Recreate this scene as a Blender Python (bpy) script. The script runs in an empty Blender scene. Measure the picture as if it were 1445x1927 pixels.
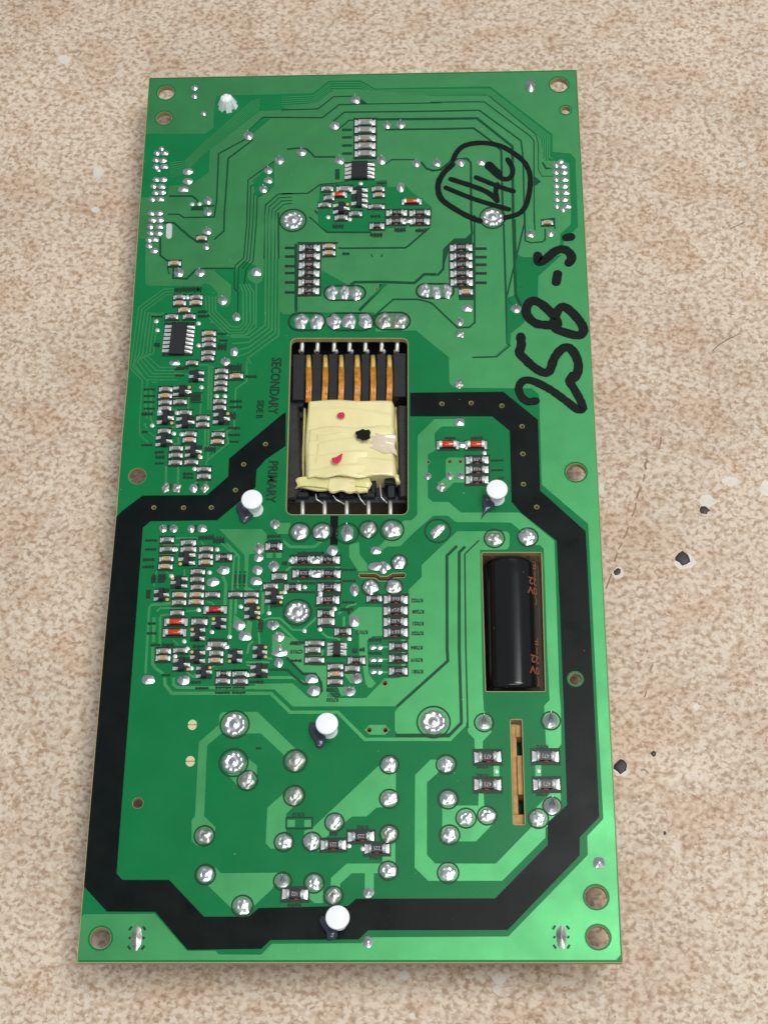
import bpy, math, random
from mathutils import Vector, Matrix, Euler
from mathutils.geometry import tessellate_polygon
random.seed(7)
S = bpy.context.scene
# ------------------------------------------------------------------ camera (centimetres; board top face is z = 0)
F_PX, IW, IH = 3300.0, 1445.0, 1927.0
CAM_LOC = Vector((7.68915, -7.26085, 36.33954))
CAM_ROT = Euler((0.44898, 0.03607, 0.00676), 'XYZ')
cam = bpy.data.cameras.new('camera'); camo = bpy.data.objects.new('camera', cam)
S.collection.objects.link(camo); S.camera = camo
camo.location = CAM_LOC; camo.rotation_euler = CAM_ROT
cam.sensor_fit = 'VERTICAL'; cam.sensor_height = 24.0; cam.lens = F_PX / IH * 24.0
cam.clip_start = 0.5; cam.clip_end = 2000
cam.dof.use_dof = True; cam.dof.focus_distance = 37.5
# the unit is a centimetre, so the iris (lens in mm / fstop, read as metres = our cm x 0.01) stays small
cam.dof.aperture_fstop = 1.6
S.render.resolution_x = 767; S.render.resolution_y = 1024
# ------------------------------------------------------------------ light: indoor, ceiling panels
w = bpy.data.worlds.new('World'); S.world = w; w.use_nodes = True
bg = w.node_tree.nodes['Background']; bg.inputs[0].default_value = (0.90, 0.96, 1.0, 1); bg.inputs[1].default_value = 0.29
def lamp(name, loc, target, sx, sy, power, col):
    l = bpy.data.lights.new(name, 'AREA'); l.shape = 'RECTANGLE'; l.size = sx; l.size_y = sy
    l.energy = power; l.color = col
    o = bpy.data.objects.new(name, l); S.collection.objects.link(o); o.location = loc
    o.rotation_euler = (Vector(target) - Vector(loc)).to_track_quat('-Z', 'Y').to_euler()
    return o
lamp('ceiling_light', (54, 16, 150), (6, 8, 0), 84, 60, 158000, (1.0, 0.985, 0.95))
lamp('ceiling_light', (15, -75, 160), (6, 10, 0), 120, 14, 66000, (0.95, 0.98, 1.0))
lamp('ceiling_light', (34, 150, 170), (6, 10, 0), 90, 12, 11000, (0.97, 0.99, 1.0))
S.view_settings.view_transform = 'Standard'; S.view_settings.look = 'None'
S.view_settings.exposure = 0.0; S.view_settings.gamma = 1.0
# ------------------------------------------------------------------ measuring: a point of the photograph onto a level plane of the place
ROT = CAM_ROT.to_matrix()
def P(px, py, z=0.0):
    d = ROT @ Vector(((px - IW/2) / F_PX, -(py - IH/2) / F_PX, -1.0))
    return CAM_LOC + d * ((z - CAM_LOC.z) / d.z)
FR = dict(A=(250,120,4.8167),B=(530,120,4.8167),C=(810,120,4.8167),D=(240,400,4.8167),E=(520,400,4.8167),F=(810,400,4.5156),
 G=(230,680,4.8167),H=(500,620,4.8167),I=(500,820,4.8167),J=(780,700,4.25),K=(250,960,5.5577),L=(480,960,5.5577),
 M=(680,960,5.5577),N=(860,1000,5.353),O=(250,1160,5.5577),Q=(480,1160,5.5577),R=(680,1180,5.5577),S=(330,1320,4.8167),
 T=(560,1360,4.8167),U=(770,1320,4.5156),V=(1000,1360,6.425),W=(340,1560,4.0139),X=(130,1560,5.3519),Y=(650,1560,4.8167),
 Z=(900,1560,4.8167),a=(130,1200,5.3519),_=(0,0,1.0))
def ff(f, x, y):
    o = FR[f]; return (o[0] + x / o[2], o[1] + y / o[2])
def FP(f, x, y, z=0.0):
    p = ff(f, x, y); return P(p[0], p[1], z)
def parse(s, f='_'):
    """numbers, with a letter switching the measuring frame"""
    out = []; t = s.replace(',', ' ').split(); i = 0
    while i < len(t):
        if t[i] in FR: f = t[i]; i += 1; continue
        out.append(ff(f, float(t[i]), float(t[i+1]))); i += 2
    return out
def cmpp(px, py): return (P(px + 1, py) - P(px, py)).length     # cm per photo pixel at that place
# ------------------------------------------------------------------ materials
def mat(name, col, rough=0.5, metal=0.0, coat=0.0, coat_rough=0.1, bump=None, var=None, spec=0.5, trans=0.0, rvar=None):
    m = bpy.data.materials.new(name); m.use_nodes = True; nt = m.node_tree; b = nt.nodes['Principled BSDF']
    b.inputs['Base Color'].default_value = (*col, 1); b.inputs['Roughness'].default_value = rough
    b.inputs['Metallic'].default_value = metal; b.inputs['Coat Weight'].default_value = coat
    b.inputs['Coat Roughness'].default_value = coat_rough; b.inputs['Specular IOR Level'].default_value = spec
    if trans: b.inputs['Transmission Weight'].default_value = trans
    tc = nt.nodes.new('ShaderNodeTexCoord')
    geo = nt.nodes.new('ShaderNodeNewGeometry')
    if var:
        sc, amt = var
        n = nt.nodes.new('ShaderNodeTexNoise'); n.inputs['Scale'].default_value = sc; n.inputs['Detail'].default_value = 5
        nt.links.new(geo.outputs['Position'], n.inputs['Vector'])
        r = nt.nodes.new('ShaderNodeMapRange'); r.inputs['From Min'].default_value = 0.3; r.inputs['From Max'].default_value = 0.7
        r.inputs['To Min'].default_value = 1 - amt; r.inputs['To Max'].default_value = 1 + amt
        nt.links.new(n.outputs['Fac'], r.inputs['Value'])
        h = nt.nodes.new('ShaderNodeVectorMath'); h.operation = 'SCALE'; h.inputs[0].default_value = col
        nt.links.new(r.outputs['Result'], h.inputs['Scale']); nt.links.new(h.outputs['Vector'], b.inputs['Base Color'])
    if rvar:
        n = nt.nodes.new('ShaderNodeTexNoise'); n.inputs['Scale'].default_value = rvar[0]; n.inputs['Detail'].default_value = 6
        nt.links.new(geo.outputs['Position'], n.inputs['Vector'])
        r = nt.nodes.new('ShaderNodeMapRange'); r.inputs['From Min'].default_value = 0.3; r.inputs['From Max'].default_value = 0.7
        r.inputs['To Min'].default_value = rough - rvar[1]; r.inputs['To Max'].default_value = rough + rvar[1]
        nt.links.new(n.outputs['Fac'], r.inputs['Value']); nt.links.new(r.outputs['Result'], b.inputs['Roughness'])
    if bump:
        sc, st = bump
        n = nt.nodes.new('ShaderNodeTexNoise'); n.inputs['Scale'].default_value = sc; n.inputs['Detail'].default_value = 4
        nt.links.new(geo.outputs['Position'], n.inputs['Vector'])
        bp = nt.nodes.new('ShaderNodeBump'); bp.inputs['Strength'].default_value = st; bp.inputs['Distance'].default_value = 0.01
        nt.links.new(n.outputs['Fac'], bp.inputs['Height']); nt.links.new(bp.outputs['Normal'], b.inputs['Normal'])
    return m
def lin(r, g, b):
    f = lambda c: ((c/255 + 0.055)/1.055)**2.4 if c > 10 else c/255/12.92
    return (f(r), f(g), f(b))
M = {}
M['core'] = mat('fibreglass', lin(176,158,112), 0.7, bump=(60,0.3), var=(30,0.15))
M['mask'] = mat('green_solder_mask', lin(11,117,64), 0.32, var=(1.2,0.06), bump=(55,0.05), spec=0.2, rvar=(0.9,0.06))
M['gap'] = mat('dark_green_clearance', lin(3,70,40), 0.36, var=(2,0.1), spec=0.3)
M['copper'] = mat('solder_mask_over_copper', (0.060,0.325,0.112), 0.43, metal=0.86, var=(2.0,0.05), bump=(70,0.08), coat=0.4, coat_rough=0.28, rvar=(0.9,0.07))
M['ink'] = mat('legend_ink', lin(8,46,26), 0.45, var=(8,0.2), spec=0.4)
M['band'] = mat('black_legend_ink', lin(11,19,18), 0.32, var=(3,0.15), bump=(60,0.05), spec=0.15, rvar=(1.2,0.08))
M['flux'] = mat('fluxed_pad', lin(96,140,98), 0.32, metal=0.5, var=(7,0.2), bump=(20,0.3))
M['marker'] = mat('black_marker_ink', lin(6,14,10), 0.38, var=(5,0.3), spec=0.2)
M['solder'] = mat('bright_solder', (0.64,0.65,0.66), 0.30, metal=0.92, bump=(14,0.38))
M['solderd'] = mat('fluxed_solder', (0.42,0.43,0.39), 0.36, metal=0.85, bump=(16,0.5), var=(8,0.3))
M['via'] = mat('tinned_via', (0.80,0.82,0.80), 0.28, metal=0.5, bump=(30,0.3))
M['pad'] = mat('tinned_pad', (0.76,0.77,0.75), 0.33, metal=0.45, bump=(40,0.4))
M['black'] = mat('black_epoxy', lin(30,31,34), 0.5, bump=(80,0.25), spec=0.4)
M['res'] = mat('resistor_glaze', lin(24,24,32), 0.32, coat=0.3)
M['grey'] = mat('glare_grey_glaze', lin(132,132,126), 0.35, coat=0.3, var=(9,0.25))  # dark resistor glaze with its glare put into the base colour
M['tan'] = mat('tan_ceramic', lin(186,150,112), 0.45, var=(9,0.15))
M['print'] = mat('white_print', lin(178,178,174), 0.5)
M['glue'] = mat('red_adhesive', lin(150,70,62), 0.3, var=(9,0.2))
M['glass'] = mat('orange_glass', lin(205,62,18), 0.12, coat=0.6)
M['redglass'] = mat('red_glass', lin(185,26,30), 0.12, coat=0.6)
M['white'] = mat('white_nylon', (0.93,0.95,0.97), 0.38, bump=(8,0.05))
M['slate'] = mat('dark_adhesive', lin(58,64,80), 0.2, bump=(9,0.5), coat=0.4)
M['tape'] = mat('yellow_tape', lin(238,226,168), 0.30, coat=0.7, coat_rough=0.05, bump=(3.0,0.35), var=(2,0.05))
M['tape2'] = mat('clear_yellow_tape', lin(226,220,150), 0.26, coat=0.35, bump=(5,0.9), var=(3,0.08))
M['tapeg'] = mat('translucent_tape', lin(226,210,180), 0.22, coat=0.5, coat_rough=0.06, bump=(5,0.4), var=(2,0.04))
M['ferrite'] = mat('black_ferrite', lin(34,33,34), 0.5, var=(6,0.4), bump=(30,0.3))
M['bobbin'] = mat('black_phenolic', lin(24,26,31), 0.38, var=(7,0.25), bump=(20,0.15))
M['wire'] = mat('enamelled_copper_wire', lin(204,134,44), 0.26, metal=0.15, coat=0.5, var=(9,0.35))
M['sleeve'] = mat('cream_wire_end', lin(214,180,96), 0.35, var=(9,0.2))
M['pin'] = mat('tinned_pin', (0.80,0.79,0.72), 0.3, metal=0.45, bump=(20,0.3))
M['cap'] = mat('black_vinyl_sleeve', lin(16,18,20), 0.16, bump=(2,0.10), spec=0.5)
M['coppertext'] = mat('copper_coloured_print', lin(138,78,58), 0.4)
M['kraft'] = mat('brown_board', lin(186,146,88), 0.7, var=(6,0.2), bump=(20,0.3))
M['redink'] = mat('red_marker_ink', lin(206,38,88), 0.3)
M['cream'] = mat('cream_plastic', lin(206,200,168), 0.45, var=(5,0.1))
M['tar'] = mat('dried_black_drop', lin(52,47,46), 0.5, bump=(9,0.6))
M['worn'] = mat('worn_laminate', lin(222,214,202), 0.5, var=(4,0.08))
M['scr'] = mat('scratch_grime', lin(120,110,100), 0.6)
M['scrap'] = mat('dull_brown_grime', lin(150,122,94), 0.6, var=(6,0.2))
def table_mat():
    m = bpy.data.materials.new('mottled_laminate'); m.use_nodes = True; nt = m.node_tree; N = nt.nodes; L = nt.links
    b = N['Principled BSDF']; b.inputs['Roughness'].default_value = 0.5; b.inputs['Specular IOR Level'].default_value = 0.3
    geo = N.new('ShaderNodeNewGeometry')
    def noise(sc, det=3, dist=0.0, off=0):
        mp = N.new('ShaderNodeMapping'); mp.inputs['Scale'].default_value = (0.94, 1.06, 1); mp.inputs['Rotation'].default_value = (0, 0, 0.08); mp.inputs['Location'].default_value = (off, off*0.7, 0); L.new(geo.outputs['Position'], mp.inputs['Vector'])
        n = N.new('ShaderNodeTexNoise'); n.inputs['Scale'].default_value = sc; n.inputs['Detail'].default_value = det
        n.inputs['Distortion'].default_value = dist; L.new(mp.outputs[0], n.inputs['Vector']); return n
    wob = noise(7, 2); wv = N.new('ShaderNodeVectorMath'); wv.operation = 'SCALE'; wv.inputs['Scale'].default_value = 0.16
    L.new(wob.outputs['Color'], wv.inputs[0]); ad = N.new('ShaderNodeVectorMath'); ad.operation = 'ADD'
    L.new(geo.outputs['Position'], ad.inputs[0]); L.new(wv.outputs[0], ad.inputs[1])
    def flakes(sc, stops, off):
        mp = N.new('ShaderNodeMapping'); mp.inputs['Location'].default_value = (off, off, 0); mp.inputs['Rotation'].default_value = (0,0,off)
        L.new(ad.outputs[0], mp.inputs['Vector'])
        v = N.new('ShaderNodeTexVoronoi'); v.inputs['Scale'].default_value = sc; v.voronoi_dimensions = '2D'
        L.new(mp.outputs[0], v.inputs['Vector'])
        sp = N.new('ShaderNodeSeparateColor'); L.new(v.outputs['Color'], sp.inputs[0])
        r = N.new('ShaderNodeValToRGB'); r.color_ramp.interpolation = 'LINEAR'
        while len(r.color_ramp.elements) < len(stops): r.color_ramp.elements.new(0.5)
        for e, (p, c) in zip(r.color_ramp.elements, stops): e.position = p; e.color = (*c, 1)
        L.new(sp.outputs[0], r.inputs['Fac']); return r, sp
    big = noise(0.22, 4, 0.5)
    def worms(sc, dist, stops, off, det=2):
        n = noise(sc, det, dist, off); r = N.new('ShaderNodeValToRGB')
        while len(r.color_ramp.elements) < len(stops): r.color_ramp.elements.new(0.5)
        for e, (p, c) in zip(r.color_ramp.elements, stops): e.position = p; e.color = (*c, 1)
        L.new(n.outputs['Fac'], r.inputs['Fac']); return r
    T4 = [lin(170,143,118), lin(194,171,148), lin(209,190,169), lin(226,210,192)]
    r1 = worms(8.6, 0.15, [(0.38,T4[0]),(0.39,T4[1]),(0.46,T4[1]),(0.468,T4[2]),(0.53,T4[2]),(0.54,T4[3])], 3.1, 1.2)
    r2 = worms(6.4, 0.2, [(0.36,T4[0]),(0.37,T4[1]),(0.45,T4[1]),(0.458,T4[2]),(0.54,T4[2]),(0.55,T4[3])], 7.7, 1.5)
    r3, s3 = flakes(12.5, [(0.0, T4[0]), (0.22, T4[1]), (0.6, T4[2]), (1.0, T4[3])], 0.7)
    mk0 = N.new('ShaderNodeMix'); mk0.data_type = 'RGBA'; m0 = N.new('ShaderNodeMapRange'); m0.inputs['From Min'].default_value = 0.495; m0.inputs['From Max'].default_value = 0.505; L.new(noise(3.0, 2, 0, 21).outputs['Fac'], m0.inputs['Value']); L.new(m0.outputs[0], mk0.inputs['Factor'])
    L.new(r1.outputs['Color'], mk0.inputs['A']); L.new(r2.outputs['Color'], mk0.inputs['B'])
    mk = N.new('ShaderNodeMix'); mk.data_type = 'RGBA'; mk.inputs['Factor'].default_value = 0.22
    L.new(mk0.outputs['Result'], mk.inputs['A']); L.new(r3.outputs['Color'], mk.inputs['B'])
    # larger mottling: browner islands
    br = N.new('ShaderNodeMix'); br.data_type = 'RGBA'; br.blend_type = 'MULTIPLY'
    mr = N.new('ShaderNodeMapRange'); mr.inputs['From Min'].default_value = 0.48; mr.inputs['From Max'].default_value = 0.66
    m2 = noise(0.9, 7, 0.3, 9); L.new(m2.outputs['Fac'], mr.inputs['Value'])
    mm = N.new('ShaderNodeMath'); mm.operation = 'MULTIPLY'; mm.inputs[1].default_value = 0.6
    L.new(mr.outputs[0], mm.inputs[0]); L.new(mm.outputs[0], br.inputs['Factor'])
    L.new(mk.outputs['Result'], br.inputs['A']); br.inputs['B'].default_value = (0.85, 0.73, 0.62, 1)
    # blur a little with fine noise colour
    fn = noise(26, 3, 0, 3); fr_ = N.new('ShaderNodeMapRange'); fr_.inputs['From Min'].default_value = 0.3; fr_.inputs['From Max'].default_value = 0.7
    fr_.inputs['To Min'].default_value = 0.95; fr_.inputs['To Max'].default_value = 1.04; L.new(fn.outputs['Fac'], fr_.inputs['Value'])
    sc = N.new('ShaderNodeVectorMath'); sc.operation = 'SCALE'; L.new(br.outputs['Result'], sc.inputs[0]); L.new(fr_.outputs[0], sc.inputs['Scale'])
    g2 = N.new('ShaderNodeMapRange'); g2.inputs['From Min'].default_value = 0.35; g2.inputs['From Max'].default_value = 0.65
    g2.inputs['To Min'].default_value = 0.93; g2.inputs['To Max'].default_value = 1.05; L.new(big.outputs['Fac'], g2.inputs['Value'])
    s2_ = N.new('ShaderNodeVectorMath'); s2_.operation = 'SCALE'; L.new(sc.outputs[0], s2_.inputs[0]); L.new(g2.outputs[0], s2_.inputs['Scale'])
    L.new(s2_.outputs[0], b.inputs['Base Color'])
    bp = N.new('ShaderNodeBump'); bp.inputs['Strength'].default_value = 0.05; bp.inputs['Distance'].default_value = 0.01
    L.new(fn.outputs['Fac'], bp.inputs['Height']); L.new(bp.outputs['Normal'], b.inputs['Normal'])
    return m
M['table'] = table_mat()
# ------------------------------------------------------------------ object helpers
COL = S.collection
def link(o, parent=None):
    COL.objects.link(o)
    if parent: o.parent = parent
    return o
def mobj(name, verts, faces, material, parent=None, smooth=False):
    me = bpy.data.meshes.new(name); me.from_pydata([tuple(v) for v in verts], [], faces); me.materials.append(material)
    if smooth: me.polygons.foreach_set('use_smooth', [True] * len(me.polygons))
    me.update(); return link(bpy.data.objects.new(name, me), parent)
def iobj(name, me, parent, loc=(0,0,0), scale=(1,1,1), rz=0.0):
    o = bpy.data.objects.new(name, me); o.location = loc; o.scale = scale; o.rotation_euler = (0,0,rz); return link(o, parent)
def empty(name, loc=(0,0,0), parent=None):
    o = bpy.data.objects.new(name, None); o.location = loc; o.empty_display_size = 0.2; return link(o, parent)
def prism(loops, z0, z1, bottom=False):
    """loops: [outer, hole, ...] of 2-D points -> verts, faces (top, walls)"""
    vs = []; fs = []; n = 0; offs = []
    for lp in loops:
        offs.append(n); vs += [(p[0], p[1], z1) for p in lp]; n += len(lp)
    tri = tessellate_polygon([[Vector((p[0], p[1], 0)) for p in lp] for lp in loops])
    for t in tri:
        a, b, c = (Vector(vs[i]) for i in t)
        fs.append(tuple(t) if (b - a).cross(c - a).z > 0 else tuple(reversed(t)))
    nt = n
    vs += [(v[0], v[1], z0) for v in vs[:nt]]
    for o, lp in zip(offs, loops):
        m = len(lp)
        ar = sum(lp[i][0]*lp[(i+1)%m][1] - lp[(i+1)%m][0]*lp[i][1] for i in range(m))
        outer = o == 0
        for i in range(m):
            a, b = o + i, o + (i+1) % m
            f = (a, nt + a, nt + b, b)
            if (ar > 0) != outer: f = tuple(reversed(f))
            fs.append(f)
    if bottom: fs += [tuple(i + nt for i in reversed(f)) for f in fs[:len(tri)]]
    return vs, fs
def circle(cx, cy, r, n=20): return [(cx + r*math.cos(2*math.pi*i/n), cy + r*math.sin(2*math.pi*i/n)) for i in range(n)]
def xy(pts, z=0.0): return [tuple(P(p[0], p[1], z)[:2]) for p in pts]
def inside(p, poly):
    c = False; n = len(poly); x, y = p[0], p[1]
    for i in range(n):
        x1, y1 = poly[i]; x2, y2 = poly[(i+1) % n]
        if (y1 > y) != (y2 > y) and x < (x2-x1)*(y-y1)/(y2-y1) + x1: c = not c
    return c
# ------------------------------------------------------------------ the table
tabletop = mobj('tabletop', [(-45,-30,-1.42),(60,-30,-1.42),(60,75,-1.42),(-45,75,-1.42),(-45,-30,-4),(60,-30,-4),(60,75,-4),(-45,75,-4)],
    [(0,1,2,3),(4,7,6,5),(0,4,5,1),(1,5,6,2),(2,6,7,3),(3,7,4,0)], M['table']); tabletop['kind'] = 'structure'
ZT = -1.42
# ------------------------------------------------------------------ the board
board = empty('circuit_board', (5.6, 11.5, -0.162))
BP = board.location.copy()
board['label'] = 'long green printed circuit board, solder side up, marked 14e and 258-S in black marker'
board['category'] = 'circuit board'
class _Root:  # parts are written in place coordinates; the root sits at the board's base
    pass
root = empty('tmp'); bpy.data.objects.remove(root)
def bpart(o):
    o.parent = board; o.matrix_parent_inverse = Matrix.Translation(-BP); return o
HOLES = []   # (cx, cy, r) in cm
def hole(f, x, y, rpx):
    q = ff(f, x, y); c = P(*q); HOLES.append((c.x, c.y, rpx * cmpp(*q)))
for a in [('A',302,262,15.5),('A',285,493,14.5),('C',1162,190,16.5),('C',1222,420,9),('G',140,1040,16.5),('J',1288,802,18.5),
          ('N',1190,1487,12),('a',695,1665,10),('X',320,1100,19.5),('Z',1065,618,21),('Z',1083,980,21),
          ('G',290,1325,3.6),('G',558,1327,3.6),('G',810,1325,3.6),('G',1028,1167,3.6),('G',1103,934,3.6),('G',1300,750,3.6),
          ('J',218,255,3.8),('J',452,248,3.8),('J',697,270,3.8),('J',858,435,3.8),('J',865,655,3.8),('J',870,897,3.8),('J',975,1080,3.8),
          ('Q',1210,700,4.6),('Q',1357,697,4.6),('Q',1193,1187,4.6),('Q',1362,1187,4.6),('J',105,720,3.6),('J',280,715,3.6),('J',365,715,3.6),
          ('B',480,562,2.2),('E',905,692,2.4)]: hole(*a)
def rrect(c, r, n=5):
    """rounded polygon through corner points c (2-D)"""
    out = []; m = len(c)
    for i in range(m):
        a, b, d = Vector(c[i-1]), Vector(c[i]), Vector(c[(i+1) % m])
        u = (a - b).normalized(); v = (d - b).normalized(); s = b + u*r; e = b + v*r
        for k in range(n + 1):
            t = k / n; out.append(tuple((s*(1-t)**2 + b*2*t*(1-t) + e*t*t)[:2]))
    return out
CUT = [rrect(xy([(548,637),(767,637),(767,968),(539,968)]), 0.16),
       rrect(xy(parse('N 250 214 845 214 885 1610 290 1610')), 0.02, 2),
       rrect(xy(parse('U 860 155 955 155 980 1045 885 1045')), 0.03, 2),
       xy(parse('I 850 1248 998 1250 1040 1278 1100 1278 1145 1250 1255 1245 1268 1262 1255 1282 1158 1286 1112 1314 1034 1314 990 1286 862 1284 845 1268'))]
edge = parse('281 146 1085 131 1116 723 1148.7 1360 1172 1812 145 1812 166 1560 197 1200 219 968 229.5 825 241 700 262 400')
outer = rrect(xy(edge), 0.03, 2)
def grow(lp, d):
    cx = sum(p[0] for p in lp)/len(lp); cy = sum(p[1] for p in lp)/len(lp); out = []
    m = len(lp); ar = sum(lp[i][0]*lp[(i+1)%m][1] - lp[(i+1)%m][0]*lp[i][1] for i in range(m)); sg = 1 if ar > 0 else -1
    for i in range(m):
        a, b, c = Vector(lp[i-1]), Vector(lp[i]), Vector(lp[(i+1) % m])
        t = (c - a)
        if t.length < 1e-9: out.append(tuple(b)); continue
        t.normalize(); out.append((b.x + t.y*d*sg, b.y - t.x*d*sg))
    return out
hl = [circle(x, y, r, 24 if r > .1 else 12) for x, y, r in HOLES]
v, f = prism([outer] + CUT + hl, -0.162, -0.002, bottom=True)
bpart(mobj('board_core', v, f, M['core']))
v, f = prism([grow(outer, -0.016)] + [grow(c, 0.016) for c in CUT] + [circle(x, y, r + (.007 if r > .1 else .010), 24 if r > .1 else 12) for x, y, r in HOLES], -0.003, 0.002)
bpart(mobj('solder_mask', v, f, M['mask']))
placed = []   # (bbox, level)
STEP = 0.00035
def sheet(name, pts, material, base, holes=True, single=True):
    """a thin raised area of the board following photo points"""
    lp = xy(pts); return sheet_xy(name, lp, material, base, holes)
def level(lp, base):
    xs = [p[0] for p in lp]; ys = [p[1] for p in lp]; bb = (min(xs), min(ys), max(xs), max(ys)); k = 0
    used = {l for (b, l, ba) in placed if ba == base and not (b[2] < bb[0] or bb[2] < b[0] or b[3] < bb[1] or bb[3] < b[1])}
    while k in used: k += 1
    placed.append((bb, k, base)); return base + (k % 12) * STEP
def sheet_xy(name, lp, material, base, holes=True):
    z = level(lp, base); loops = [lp]
    if holes:
        for x, y, r in HOLES:
            if inside((x, y), lp):
                c = circle(x, y, r + (.05 if r > .1 else .018), 20 if r > .1 else 10)
                if all(inside(p, lp) for p in c): loops.append(c)
        for cu in CUT:
            if all(inside(p, lp) for p in cu): loops.append(grow(cu, 0.04))
    v, f = prism(loops, 0.001, z); return bpart(mobj(name, v, f, material))
def strip_pts(lp, width, cap=True, smooth=False):
    """centre line -> outline with mitred joints and round ends"""
    pts = [Vector(p) for p in lp]
    if smooth:
        q = []
        for i in range(len(pts) - 1):
            p0 = pts[max(i-1, 0)]; p1 = pts[i]; p2 = pts[i+1]; p3 = pts[min(i+2, len(pts)-1)]
            for k in range(6):
                t = k/6; q.append(0.5*((2*p1) + (p2-p0)*t + (2*p0-5*p1+4*p2-p3)*t*t + (3*p1-p0-3*p2+p3)*t**3))
        q.append(pts[-1]); pts = q
    Lf, Rt = [], []; n = len(pts); h = width/2
    for i in range(n):
        d0 = (pts[i]-pts[i-1]).normalized() if i else (pts[1]-pts[0]).normalized()
        d1 = (pts[i+1]-pts[i]).normalized() if i < n-1 else d0
        t = d0 + d1
        if t.length < 1e-6: t = d1
        t.normalize(); nn = Vector((-t.y, t.x)); c = max(0.45, nn.dot(Vector((-d1.y, d1.x))))
        ww = h*(1 + (random.uniform(-.07,.07) if smooth else 0))/c
        Lf.append(pts[i] + nn*ww); Rt.append(pts[i] - nn*ww)
    return pts, Lf, Rt, h
def strip(name, lp, width, material, z, smooth=False, cap=True, parent=None, raw=False):
    pts, Lf, Rt, h = strip_pts(lp, width, cap, smooth)
    vs = []; fs = []; n = len(pts)
    for a, b in zip(Lf, Rt): vs += [(a.x, a.y, z), (b.x, b.y, z)]
    for i in range(n-1): fs.append((2*i, 2*i+1, 2*i+3, 2*i+2))
    if cap:
        for end, (c, l, r, dr) in enumerate([(pts[0], Lf[0], Rt[0], pts[0]-pts[1]), (pts[-1], Rt[-1], Lf[-1], pts[-1]-pts[-2])]):
            dr = dr.normalized(); ci = len(vs); vs.append((c.x, c.y, z)); rad = (l - c).length
            a0 = math.atan2(l.y-c.y, l.x-c.x); k = 6; ids = []
            for j in range(k+1):
                ang = a0 + math.pi*j/k * (1 if (Matrix.Rotation(math.pi/2, 2) @ (l-c)).dot(dr) > 0 else -1)
                ids.append(len(vs)); vs.append((c.x + rad*math.cos(ang), c.y + rad*math.sin(ang), z))
            for j in range(k): fs.append((ci, ids[j], ids[j+1]))
    # orient up, add skirt
    g = []
    for q in fs:
        a, b, c = (Vector(vs[i]) for i in q[:3])
        g.append(q if (b-a).cross(c-a).z > 0 else tuple(reversed(q)))
    if raw: return vs, g
    from collections import Counter
    ec = Counter()
    for q in g:
        for i in range(len(q)): ec[(q[i], q[(i+1) % len(q)])] += 1
    nv = len(vs); vs2 = vs + [(x, y, 0.001) for x, y, _ in vs]
    for (a, b) in list(ec):
        if (b, a) not in ec: g.append((b, a, nv+a, nv+b))
    return (bpart if parent is None else (lambda o: o))(mobj(name, vs2, g, material, parent))
def trace(s, wpx, f='_', name='copper_trace', m='copper', base=0.0040):
    q = parse(s, f); lp = xy(q); wd = wpx * cmpp(*q[0]); z = level(lp, base)
    return strip(name, lp, wd, M[m], z, cap=False)
B_CU, B_GAP, B_INK, B_MK = 0.0040, 0.0085, 0.0130, 0.0175
# ---- copper pours and wide traces of the lower half
def pour(s, f='_'): return sheet('copper_pour', parse(s, f), M['copper'], B_CU)
pour('284 149 1082 134 1114 723 1146 1360 1156.4 1560 1167 1797 1158.5 1806.5 147.8 1807 153.4 1726 158 1720.7 291.6 1719.8 352.4 1789.8 406 1789.3 412 1796.2 492 1796.7 511.9 1776.2 678 1775 700.9 1764 956 1762.4 1105.6 1609 1104.3 1573.3 1134.7 1541.4 1124 1350 1109 1040 1106 986 1019 912 1014 743 1001 731 854 730 845.4 720 844.3 672.4 885 672 888 669 934 669 958.5 648 959.5 628 985 608 1011.5 560 1012.6 520 1057 479 1060 455 1087 427 1082 298.5 1072.6 289 1039.4 286 1039.4 252.9 922 162.6 705.4 166.7 679.5 151 619 152 588 175.6 407.8 180.2 402.6 207 402.6 240 386 252 274.5 252')
pour('400 125 430 97 745 95 1090 430 990 490 775 290 560 292 415 292 290 400 262 1040 365 1140 350 1250 200 1310 150 1260 150 1075 180 1040 215 370 400 210','S')
pour('655 515 740 580 740 700 680 790 590 790 470 660 600 640','S')
pour('975 840 1070 955 1005 1020 1005 1180 980 1335 865 1335 820 1285 835 965','S')
pour('740 385 890 380 890 760 715 770 625 850 495 850 230 1060 190 1165 60 1080 60 980 135 955','T')
pour('719.9 1586 743.7 1586 743.7 1643.4 703.3 1643.4 703.3 1682 686.6 1682 686.6 1643.4 662 1643.4 640 1663 640 1690 622.7 1690 622.7 1652 652.6 1625.3 719.9 1625')
pour('809.9 1429.6 840.9 1429.6 823 1455 803.2 1472.8 803.2 1609 818.7 1625.2 932.8 1625.2 999.2 1557 1026 1557 1025.6 1576.6 944.6 1657.6 805.7 1657.6 780.2 1632.7 781 1458.4')
pour('280 885 420 885 585 885 590 760 630 760 635 885 710 935 710 1040 565 1190 280 1190','U')
pour('J 25 510 160 378 395 375 395 437 215 437 160 490 160 560 170 625 105 660 105 1005 145 1040 270 1040 370 1125 840 1125 1115 1350 _ 1045 1090 1052 1300 1054.6 1330 1055.7 1399.7 1045.7 1414 1038 1414 1026.9 1402 1023.6 1327.8 1033.7 1317.6 1029 1224 1024.4 1080 1022.5 1032.7 1015 1025.9 993 1026 976.5 996.5 961 983.5 857.6 982.4 842.4 970.6 815.3 970.6 780 1001 752 1028.4 727.7 1028.7 715 1040 710 1032 724 1017.6 759.2 979.8 774.5 978.9 784.9 969')
pour('270 685 400 685 400 885 315 885 240 955 185 940 185 890 250 840 248 705','J')
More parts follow.
